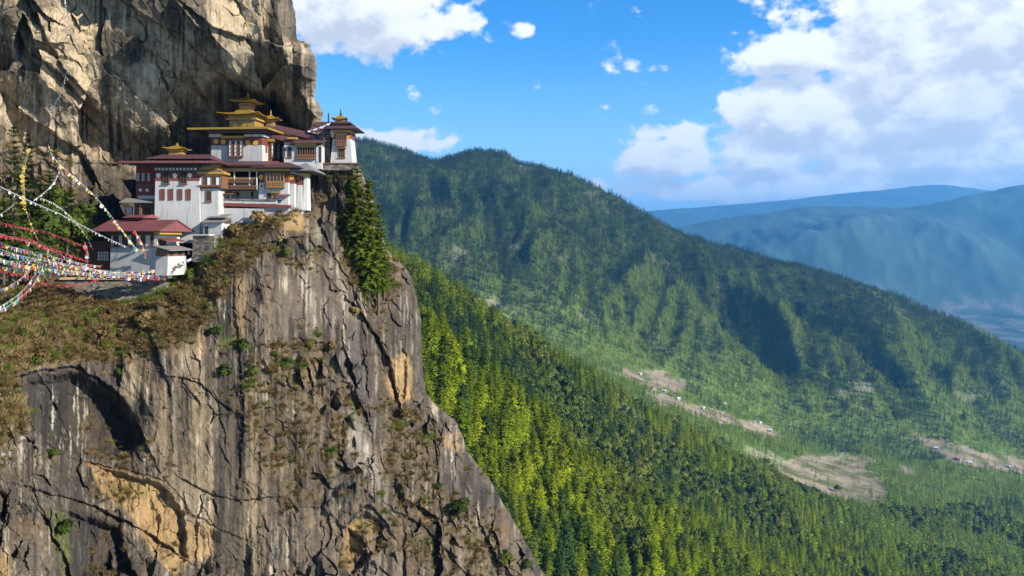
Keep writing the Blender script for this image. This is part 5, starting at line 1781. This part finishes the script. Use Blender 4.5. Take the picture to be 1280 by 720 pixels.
v0, v1 = B.a(158, 3), B.a(184, 3)
B.part('roof_vent', MB().box(v0 + .5, v1 - .5, 2.6, 5.6, he + .8, he + 2.05), 'wood')
B.part('vent_roof', MB().roof(v0, v1, 2.0, 6.2, he + 2.05, he + 2.6, .1, 0), 'roof')
# canopies and porch on the gable side
b1 = dp * .8
B.part('canopy', MB().add([(a1 - .1, .1, B.h(297.3, a1)), (a1 - .1, b1, B.h(297.3, a1)), (a1 + 1.6, b1, B.h(301.2, a1)), (a1 + 1.6, .1, B.h(301.2, a1))] + [(a1 - .1, .1, B.h(298.3, a1)), (a1 - .1, b1, B.h(298.3, a1)), (a1 + 1.6, b1, B.h(302.2, a1)), (a1 + 1.6, .1, B.h(302.2, a1))],
                          [(0, 3, 2, 1), (4, 5, 6, 7), (0, 4, 7, 3), (3, 7, 6, 2), (2, 6, 5, 1), (1, 5, 4, 0)]), 'roof')
B.part('porch', MB().box(a1 - .1, a1 + 1.9, -.2, dp * .7, -1.0, B.h(313.5, a1)), 'brown')
B.part('porch_wall', MB().box(a1 - .08, a1 + 2.0, -.35, dp * .75, -1.3, B.h(320.5, a1), .0, .12), 'white')
B.part('porch_roof', MB().add([(a1 - .1, -1.0, B.h(306.5, a1)), (a1 - .1, b1, B.h(306.0, a1)), (a1 + 2.9, b1, B.h(312.0, a1)), (a1 + 2.9, -1.0, B.h(312.5, a1))] + [(a1 - .1, -1.0, B.h(307.5, a1)), (a1 - .1, b1, B.h(307.0, a1)), (a1 + 2.9, b1, B.h(313.0, a1)), (a1 + 2.9, -1.0, B.h(313.5, a1))],
                              [(0, 3, 2, 1), (4, 5, 6, 7), (0, 4, 7, 3), (3, 7, 6, 2), (2, 6, 5, 1), (1, 5, 4, 0)]), 'slate')
for bb in (.3, 2.4, 4.6):
    B.part('window', MB().box(a1 + 1.9, a1 + 1.96, bb, bb + .9, B.h(319, a1), B.h(314, a1)), 'dark')

B = Building('small_annex', 101, 327, 125.5, 6, 'small annex with a rusty red roof and lattice window left of the red roofed house', 'house')
a1 = B.a(137)
B.part('wall', MB().box(-2.2, a1, 0, 5, -1.5, B.h(311)), 'wood')
B.window(121.5, 136.5, 313.5, 326.5, 4, 3, 0, .08, 'pane', 'wood', sill=False)
B.part('roof', MB().roof(B.a(84, -.8), B.a(138.5, -.8), -.9, 5.8, B.h(311, 0, -.9), B.h(301.5, 0, 2.5), .12, 1.2), 'roof')

# sheds and stone walls right of the house
B = Building('plank_shed', 254.5, 291, 127.0, -10, 'little grey roofed shed leaning on the foot of the white tower', 'shed')
a1 = B.a(277)
B.part('wall', MB().box(0, a1, 0, 2.4, -1.2, B.h(279)), 'white')
B.part('roof', MB().lean(-.3, a1 + .4, -.5, 2.6, B.h(278.6), B.h(272.5), .12), 'slate')
B.part('upper_roof', MB().lean(.2, a1 + .2, .6, 3.2, B.h(272.5, 0, .6), B.h(268.5, 0, 3), .10), 'slate')
B.part('upper_wall', MB().box(.4, a1, 1.0, 3, B.h(280, 0, 1), B.h(272, 0, 1)), 'wood')
B.part('doorway', MB().box(.2, .8, -.03, .1, -.8, B.h(283)), 'dark')
W_ = Building('stone_wall', 240, 313, 125.6, -10, 'rough grey stone wall below the plank shed', 'wall')
W_.part('wall', MB().box(0, W_.a(268), 0, 1.6, -1.8, W_.h(294.5), .1, .1), 'stone')
W_.part('coping', MB().box(-.15, W_.a(262), -.2, 1.7, W_.h(294.4), W_.h(292.8)), 'grey')
W_ = Building('retaining_wall', 118, 352, 122.5, 4, 'dark retaining wall with an earth walk under the prayer flags', 'wall')
W_.part('wall', MB().box(-6, W_.a(207), 0, 2.4, -4.2, W_.h(349.5), .0, .25), 'stone')
W_.part('walk', MB().box(-6, W_.a(208), -.12, 3, W_.h(349.4), W_.h(347.4)), paint_mat('ochre_earth_walk', (0.42, 0.30, 0.17), .3, .9, 1.5))

# houses of the valley villages
houses = [(816, 487, 2, 9), (830, 491, 2, 7), (848, 500, 1, 7), (878, 512, 1, 8), (909, 523, 2, 9), (948, 530, 3, 16), (962, 540, 2, 9), (905, 507, 1, 7), (1197, 577, 3, 12), (1212, 580, 2, 10), (1260, 585, 2, 10), (1170, 562, 1, 8), (1140, 552, 1, 7), (800, 470, 1, 7)]
hcols = [('valley_roof_pale', (0.62, 0.60, 0.57)), ('valley_roof_rust', (0.30, 0.13, 0.09))]
hr = [paint_mat(n, c, .15, .6, .3) for n, c in hcols]
proto_h = None
for i, (px, py, kd, L_) in enumerate(houses):
    k = int(np.argmin(np.abs(px_g - px)))
    colr = TROW[:, k]
    cand = np.nonzero((TY[:, k] > 1250) & (TY[:, k] < 2400) & (colr <= py))[0]
    if not len(cand):
        continue
    j = cand[0]
    Dh, zh = TY[j, k], TZ[j, k]
    o = empty('valley_house', ((px - 640) / F * Dh, Dh, zh - .5), R(-25 + 20 * ((i * 7) % 5 - 2)))
    big_ = L_ >= 12
    tag(o, 'long pale roofed farm building on the bare valley clearing' if big_ else 'small pale farmhouse on the bare valley floor far below', 'house', 'farm buildings on the valley floor')
    MB().box(-L_ / 2, L_ / 2, -3.4, 3.4, 0, 4.6).build('wall', M['white'], o)
    MB().roof(-L_ / 2 - 1, L_ / 2 + 1, -4.4, 4.4, 4.6, 7.0, .25, .6).build('roof', hr[0] if i % 4 else hr[1], o)
# ------------------------------------------------------------------ pines standing in the gully of the cliff
def big_pine(name, px, py_foot, py_top, Y, half_px, seed, label, mat='cliffpine', whorls=24, nb=7, base=0.16, open_=.10, group=None):
    foot, top = P(px, py_foot, Y), P(px, py_top, Y)
    h = top.z - foot.z
    r = half_px / F * Y
    cr = conifer(h, r, whorls + 4, nb, 8, 6, seed, base, .62, open_ + .06)
    cr = outward((cr[0] / h, cr[1]), .5)
    cr = (cr[0] * h, cr[1], cr[2])
    tk = trunk_np(h, h * .015, seed, 0.012, 8, 8, 6, r * .5)
    o = tag(empty(name, foot), label, 'tree', group)
    link('trunk', np_mesh('pine_trunk', tk[0], tk[1], M['bark'], True), o)
    link('crown', np_mesh('pine_crown', cr[0], cr[1], M[mat], normals=cr[2]), o)
    return o


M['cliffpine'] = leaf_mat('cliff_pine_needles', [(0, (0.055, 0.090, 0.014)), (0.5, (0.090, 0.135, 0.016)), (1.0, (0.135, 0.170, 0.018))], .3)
M['shadepine'] = leaf_mat('shaded_pine_needles', [(0, (0.025, 0.045, 0.012)), (0.5, (0.050, 0.078, 0.016)), (1.0, (0.085, 0.110, 0.020))], .35)  # darker copy of the needle colour, stands for trees in shadow
big_pine('pine_tree', 446, 352, 203, 142.0, 25, 1, 'tallest pine below the cliff edge tower, crown reaching its terrace')
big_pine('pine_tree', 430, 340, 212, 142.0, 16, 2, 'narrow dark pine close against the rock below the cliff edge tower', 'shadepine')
big_pine('pine_tree', 461, 378, 222, 142.0, 29, 3, 'broad bright pine in the middle of the cliff gully group')
big_pine('pine_tree', 473, 385, 252, 143.0, 21, 4, 'shorter pine at the outer right of the cliff gully group')
big_pine('pine_tree', 458, 388, 300, 142.0, 15, 5, 'low bushy pine at the foot of the cliff gully group')
big_pine('pine_tree', 480, 372, 318, 145.5, 11, 6, 'small young pine on the right lip of the cliff gully')
# pines on the shaded slope at the left
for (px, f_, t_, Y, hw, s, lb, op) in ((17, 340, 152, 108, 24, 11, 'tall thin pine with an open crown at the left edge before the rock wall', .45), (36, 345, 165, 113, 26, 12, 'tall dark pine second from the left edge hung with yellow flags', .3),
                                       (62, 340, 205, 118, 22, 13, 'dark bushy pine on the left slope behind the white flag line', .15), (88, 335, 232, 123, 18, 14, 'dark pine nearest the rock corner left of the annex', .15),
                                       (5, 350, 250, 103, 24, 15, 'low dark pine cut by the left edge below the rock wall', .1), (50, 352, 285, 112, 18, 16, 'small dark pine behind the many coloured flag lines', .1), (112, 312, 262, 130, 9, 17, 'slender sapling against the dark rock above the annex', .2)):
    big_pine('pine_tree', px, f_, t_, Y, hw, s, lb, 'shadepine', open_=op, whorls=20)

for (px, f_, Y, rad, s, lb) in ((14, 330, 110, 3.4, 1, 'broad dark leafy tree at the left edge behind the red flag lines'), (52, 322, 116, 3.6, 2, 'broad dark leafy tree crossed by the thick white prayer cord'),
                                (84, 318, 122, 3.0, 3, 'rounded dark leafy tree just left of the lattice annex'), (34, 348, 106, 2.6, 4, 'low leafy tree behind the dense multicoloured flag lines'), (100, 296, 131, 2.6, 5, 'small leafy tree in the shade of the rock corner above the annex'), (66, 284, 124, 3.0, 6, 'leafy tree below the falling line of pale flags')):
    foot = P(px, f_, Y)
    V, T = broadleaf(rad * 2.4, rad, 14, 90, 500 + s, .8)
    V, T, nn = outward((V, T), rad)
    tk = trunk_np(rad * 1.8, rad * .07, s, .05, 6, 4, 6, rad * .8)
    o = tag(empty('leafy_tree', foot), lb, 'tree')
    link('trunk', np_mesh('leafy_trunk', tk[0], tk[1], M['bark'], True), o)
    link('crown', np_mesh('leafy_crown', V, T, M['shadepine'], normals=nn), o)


# ------------------------------------------------------------------ shrubs on the rock
M['drybush'] = leaf_mat('dry_bush_leaves', [(0, (0.050, 0.032, 0.018)), (0.4, (0.105, 0.062, 0.030)), (0.75, (0.17, 0.10, 0.045)), (1.0, (0.21, 0.15, 0.06))], .3)


def shrub(px, py, r, seed, label, mat='shrub', cat='shrub', tall=1.0):
    p, n = on_cliff(px, py)
    V, T = broadleaf(r * 2 * tall, r, 9, 42, seed, 1.1)
    V, T, nn = outward((V, T), r * .8)
    V[:, 2] -= r * .4
    tk = trunk_np(r * 1.2, r * .06, seed, .1, 5, 3, 4, r * .6)
    o = tag(empty('shrub', p + n * r * .25), label, cat)
    link('stem', np_mesh('shrub_stem', tk[0], tk[1], M['bark'], True), o)
    link('leaves', np_mesh('shrub_leaves', V, T, M[mat], normals=nn), o)


shrub(570, 656, 1.9, 1, 'green shrub beside the dark slab low on the right of the cliff', tall=1.5)
shrub(302, 436, 1.1, 2, 'small green shrub in the joint at the head of the black streak')
shrub(280, 470, 1.2, 3, 'olive shrub on the step left of the black streak')
shrub(268, 422, 1.1, 4, 'olive shrub on the pale shoulder below the turf slope')
shrub(630, 706, 1.5, 5, 'yellow green shrub at the bottom of the cliff edge', tall=1.4)
shrub(655, 712, 1.4, 6, 'dark shrub by the lowest corner of the cliff edge')
shrub(546, 612, .9, 7, 'tiny dark shrub on the ledge under the grey block')
shrub(410, 440, 1.3, 8, 'golden dry shrub on the brow of the middle slab', 'scrub')
shrub(440, 394, 1.2, 9, 'dry brown shrub at the left lip of the gully', 'scrub')
shrub(500, 528, 1.6, 10, 'rusty dry shrub on the shelf under the ochre scar', 'scrub')
shrub(322, 282, 1.6, 11, 'brown thorny shrub under the white wall of the galleries', 'scrub')
shrub(292, 300, 1.6, 12, 'ochre dry shrub beside the plank shed', 'scrub')
shrub(348, 300, 1.5, 13, 'brown shrub below the bare ochre rock', 'scrub')
shrub(238, 352, 1.3, 14, 'low green shrub on the turf at the end of the walk')
shrub(180, 412, 1.7, 15, 'big brown bramble above the dark hollow', 'scrub')
shrub(120, 432, 1.7, 16, 'brown bramble left of the dark hollow rim', 'scrub')
shrub(76, 668, 1.1, 17, 'green fern clump in the joint at the lower left')
shrub(62, 576, 1.0, 18, 'green fern clump at the foot of the pale scree')
shrub(150, 470, .9, 19, 'dark creeper hanging at the rim of the hollow')


# ------------------------------------------------------------------ prayer flag lines
CLOTH = ['blue', 'white', 'red', 'green', 'yellow']
flag_me = {}
for cn in CLOTH:
    for kx in range(2):
        rg = np.random.RandomState(kx + 31)
        W5, H5 = 5, 4
        vv = []
        for i in range(H5):
            for j in range(W5):
                wv = .10 * math.sin(j * 1.6 + i * .8 + kx * 2) * i / 3
                vv.append((j / (W5 - 1) - .5, wv, -i / (H5 - 1) + .07 * math.sin(j * 2 + kx) * (i == H5 - 1)))
        ff = [(i * W5 + j, i * W5 + j + 1, (i + 1) * W5 + j + 1, (i + 1) * W5 + j) for i in range(H5 - 1) for j in range(W5 - 1)]
        flag_me[(cn, kx)] = np_mesh('flag_' + cn, vv, np.array(ff), M['flag_' + cn], True)
prng = random.Random(4)


def flag_line(pts, label, n, size, seq='bwrgy', sag=1.0, r=.012, cordmat='cord', group='prayer flag lines', tilt=0.5, cat='prayer flags', name='prayer_flag_line'):
    """cord hung through world points with flags sewn along it"""
    w_ = [P(*p) for p in pts]
    cord = []
    for k in range(len(w_) - 1):
        q0, q1, q2, q3 = w_[max(k - 1, 0)], w_[k], w_[k + 1], w_[min(k + 2, len(w_) - 1)]
        for q in range(12):
            t = q / 12
            p = .5 * (2 * q1 + (q2 - q0) * t + (2 * q0 - 5 * q1 + 4 * q2 - q3) * t * t + (3 * q1 - q0 - 3 * q2 + q3) * t ** 3)
            p.z -= sag * .3 * 4 * t * (1 - t)
            cord.append(p)
    cord.append(w_[-1])
    base = cord[0].copy()
    o = tag(empty(name, base), label, cat, group)
    MB().tube([p - base for p in cord], r).build('cord', M[cordmat], o)
    cols = [dict(b='blue', w='white', r='red', g='green', y='yellow')[c] for c in seq]
    L = [0]
    for k in range(1, len(cord)):
        L.append(L[-1] + (cord[k] - cord[k - 1]).length)
    for i in range(n):
        s = L[-1] * (i + .5 + prng.uniform(-.2, .2)) / n
        k = min(max(1, int(np.searchsorted(L, s))), len(cord) - 1)
        t = (s - L[k - 1]) / max(L[k] - L[k - 1], 1e-6)
        p = cord[k - 1].lerp(cord[k], t) - base
        d = cord[k] - cord[k - 1]
        f = link('flag', flag_me[(cols[i % len(cols)] if prng.random() < .85 else prng.choice(cols), prng.randint(0, 1))], o)
        f.location = p
        sz = size * prng.uniform(.5, .95)
        f.scale = (sz, sz, sz * prng.uniform(.8, 1.15))
        f.rotation_euler = (prng.uniform(-tilt, tilt), prng.uniform(-tilt * .6, tilt * .6) - math.atan2(d.z, math.hypot(d.x, d.y)) * .5 * (1 if d.x > 0 else -1), math.atan2(d.y, d.x) + prng.uniform(-.5, .5))
    return o


A5 = 'bwrgy'
flag_line([(-20, 222, 62), (76, 268, 86), (160, 309, 122)], 'thick white prayer cord slung from the left edge to the red roofed house', 34, .34, 'w', .5, .045, 'flag_white', tilt=.25)
flag_line([(60, 180, 106), (72, 202, 108), (120, 246, 114), (172, 312, 122)], 'line of pale and green flags falling from the pine to the house front', 46, .52, 'ywgrwyw', .35)
flag_line([(38, 185, 108), (30, 215, 108), (32, 262, 108)], 'yellow flags hanging straight down the dark pine', 26, .62, 'y', .0)
flag_line([(32, 262, 108), (48, 300, 111), (70, 324, 114)], 'short yellow flag tail swinging towards the lattice annex', 14, .5, 'yyry', .3)
flag_line([(-20, 272, 66), (60, 290, 90), (110, 308, 118)], 'upper plain red flag line crossing to the annex roof', 80, .34, 'r', .5, .025, 'flag_red', tilt=.2)
flag_line([(-20, 288, 64), (40, 300, 80), (112, 326, 118)], 'second plain red flag line, thick and sagging', 80, .36, 'r', .6, .03, 'flag_red', tilt=.2)
flag_line([(-20, 331, 64), (36, 345, 82), (72, 356, 96), (118, 350, 112), (140, 338, 121)], 'lowest plain red flag line drooping below the walk', 90, .32, 'r', .5, .025, 'flag_red', tilt=.2)
flag_line([(-20, 294, 66), (60, 318, 92), (128, 332, 121)], 'many coloured flag line starting highest at the left edge', 62, .46, A5, .8)
flag_line([(-20, 302, 66), (60, 326, 92), (140, 338, 121)], 'many coloured flag line second from the top at the left edge', 64, .46, 'gybrw', .7)
flag_line([(-20, 306, 68), (55, 322, 92), (150, 340, 121)], 'many coloured flag line tangled in the middle of the bunch', 64, .48, 'rwybg', 1.1)
flag_line([(-20, 312, 64), (50, 334, 90), (165, 343, 121)], 'many coloured flag line ending below the house wall', 66, .48, A5, .6)
flag_line([(-20, 322, 66), (56, 326, 92), (180, 344, 121)], 'flatter many coloured flag line along the earth walk', 66, .46, 'wrgyb', 1.0)
flag_line([(36, 322, 90), (100, 336, 116), (196, 342, 121.5)], 'flag line reaching the far end of the earth walk', 60, .48, 'ywrgb', .8)
flag_line([(40, 330, 94), (120, 341, 117), (226, 331, 121.8)], 'flag line rising to the white porch of the house', 64, .5, A5, .8)
flag_line([(96, 338, 116), (160, 345, 120), (214, 345, 121.3)], 'crowded flag line draped along the edge of the walk', 70, .52, 'rwyrbwg', .5)
flag_line([(104, 332, 116), (150, 340, 120), (205, 339, 121.6)], 'crowded flag line against the foot of the white wall', 60, .5, 'wyrwbg', .6)
flag_line([(150, 342, 120), (190, 338, 121), (240, 322, 123.5)], 'flag line climbing from the walk to the grey porch roof', 40, .48, 'wrywb', .5)
flag_line([(118, 344, 118), (170, 347, 120.5), (206, 347, 121)], 'lowest crowded flag line over the earth walk', 56, .5, 'rwryb', .25)
flag_line([(56, 322, 92), (48, 345, 86), (24, 372, 76), (-14, 392, 68)], 'broad flag line pouring down to the lower left edge', 66, .46, A5, .5)
flag_line([(52, 324, 94), (40, 348, 86), (14, 374, 76), (-20, 388, 68)], 'second flag line pouring down to the lower left edge', 60, .46, 'ygwrb', .4)
flag_line([(40, 332, 90), (20, 352, 80), (-16, 368, 70)], 'shorter yellow and white flag line above the lower left corner bunch', 44, .44, 'ywbyr', .3)
flag_line([(50, 248, 106), (78, 262, 110), (104, 290, 118), (116, 312, 121)], 'thin arc of white and yellow flags above the annex', 40, .34, 'wygw', -.4, .02)
flag_line([(106, 302, 119), (110, 318, 119), (108, 335, 119)], 'orange and red flags hanging beside the annex window', 20, .55, 'ryrw', 0)
flag_line([(18, 255, 96), (-10, 275, 84)], 'few pale flags at the left edge under the yellow ones', 10, .4, 'wby', .2)
flag_line([(74, 214, 108), (64, 232, 106), (42, 250, 102)], 'faint pale garland looping between the left pines', 22, .3, 'wgw', .3, .015)
flag_line([(168, 288, 119), (178, 305, 120), (182, 324, 121)], 'orange and red streamer hanging before the house windows', 16, .42, 'rryw', .1)
flag_line([(80, -10, 108), (86, 60, 112), (78, 110, 115), (62, 140, 118)], 'white flag line dropping down the upper rock wall', 70, .34, 'w', .0, .015)
flag_line([(384, 164, 140), (402, 158, 141), (413, 153, 142)], 'short line of pale flags on the roof beside the cliff edge tower', 14, .42, 'wwbw', .1)
flag_line([(-20, 298, 70), (30, 312, 84), (96, 334, 117)], 'many coloured flag line third from the top at the left edge', 58, .50, 'rbwyg', .6)
flag_line([(-20, 317, 66), (44, 330, 90), (130, 344, 120)], 'many coloured flag line just above the lowest red one', 60, .52, 'bwryg', .7)
flag_line([(-20, 327, 68), (40, 336, 90), (110, 342, 119)], 'lower many coloured flag line crossing the dark slope', 52, .50, 'wbrgy', .7)
flag_line([(-20, 284, 66), (50, 306, 88), (104, 330, 118)], 'dark red flag line mixed with a few white flags', 54, .44, 'rrwrr', .6)
flag_line([(80, 336, 112), (130, 343, 119), (176, 341, 121)], 'crowded red and white flag bunch at the corner of the annex', 56, .60, 'rwrbyw', .3)
flag_line([(120, 340, 118), (168, 344, 120.4), (212, 341, 121.2)], 'crowded flag bunch in front of the middle of the white wall', 60, .60, 'wryrbg', .3)
flag_line([(150, 346, 119), (184, 346, 120.5), (216, 338, 121.5)], 'crowded flag bunch at the right end of the earth walk', 48, .60, 'rwyrgb', .2)
flag_line([(60, 326, 96), (90, 338, 112), (120, 346, 118)], 'flag bunch tied low on the slope left of the annex', 44, .55, 'rywrb', .3)
# dry bushes scattered over the scrubby slope
brng = np.random.RandomState(21)
nb_ = 0
for k in range(400):
    px_, py_ = brng.uniform(-10, 400), brng.uniform(285, 470)
    r_ = int(np.searchsorted(rows, py_))
    c_i = int(np.clip(np.searchsorted(CPX[r_], px_), 1, NCOL - 2))
    if veg[r_, c_i] < .55 or (100 < px_ < 215 and py_ < 356) or (py_ < 300 and px_ < 280):
        continue
    p_, n_ = on_cliff(px_, py_)
    rad = brng.uniform(.5, 1.25)
    V, T = broadleaf(rad * 1.7, rad, 7, 34, 300 + nb_, .85)
    V, T, nn = outward((V, T), rad * .7)
    V[:, 2] -= rad * .4
    tk = trunk_np(rad * 1.2, rad * .06, nb_, .1, 4, 3, 5, rad * .7)
    green_ = brng.rand() < .25
    o = tag(empty('bush', p_ + n_ * rad * .2), 'small green bush on the scrubby slope below the monastery' if green_ else 'dry brown bush on the scrubby slope below the monastery', 'bush', 'green bushes on the scrubby slope' if green_ else 'dry bushes on the scrubby slope')
    link('stem', np_mesh('bush_stem', tk[0], tk[1], M['bark'], True), o)
    link('leaves', np_mesh('bush_leaves', V, T, M['shrub' if green_ else 'drybush'], normals=nn), o)
    nb_ += 1
    if nb_ >= 70:
        break
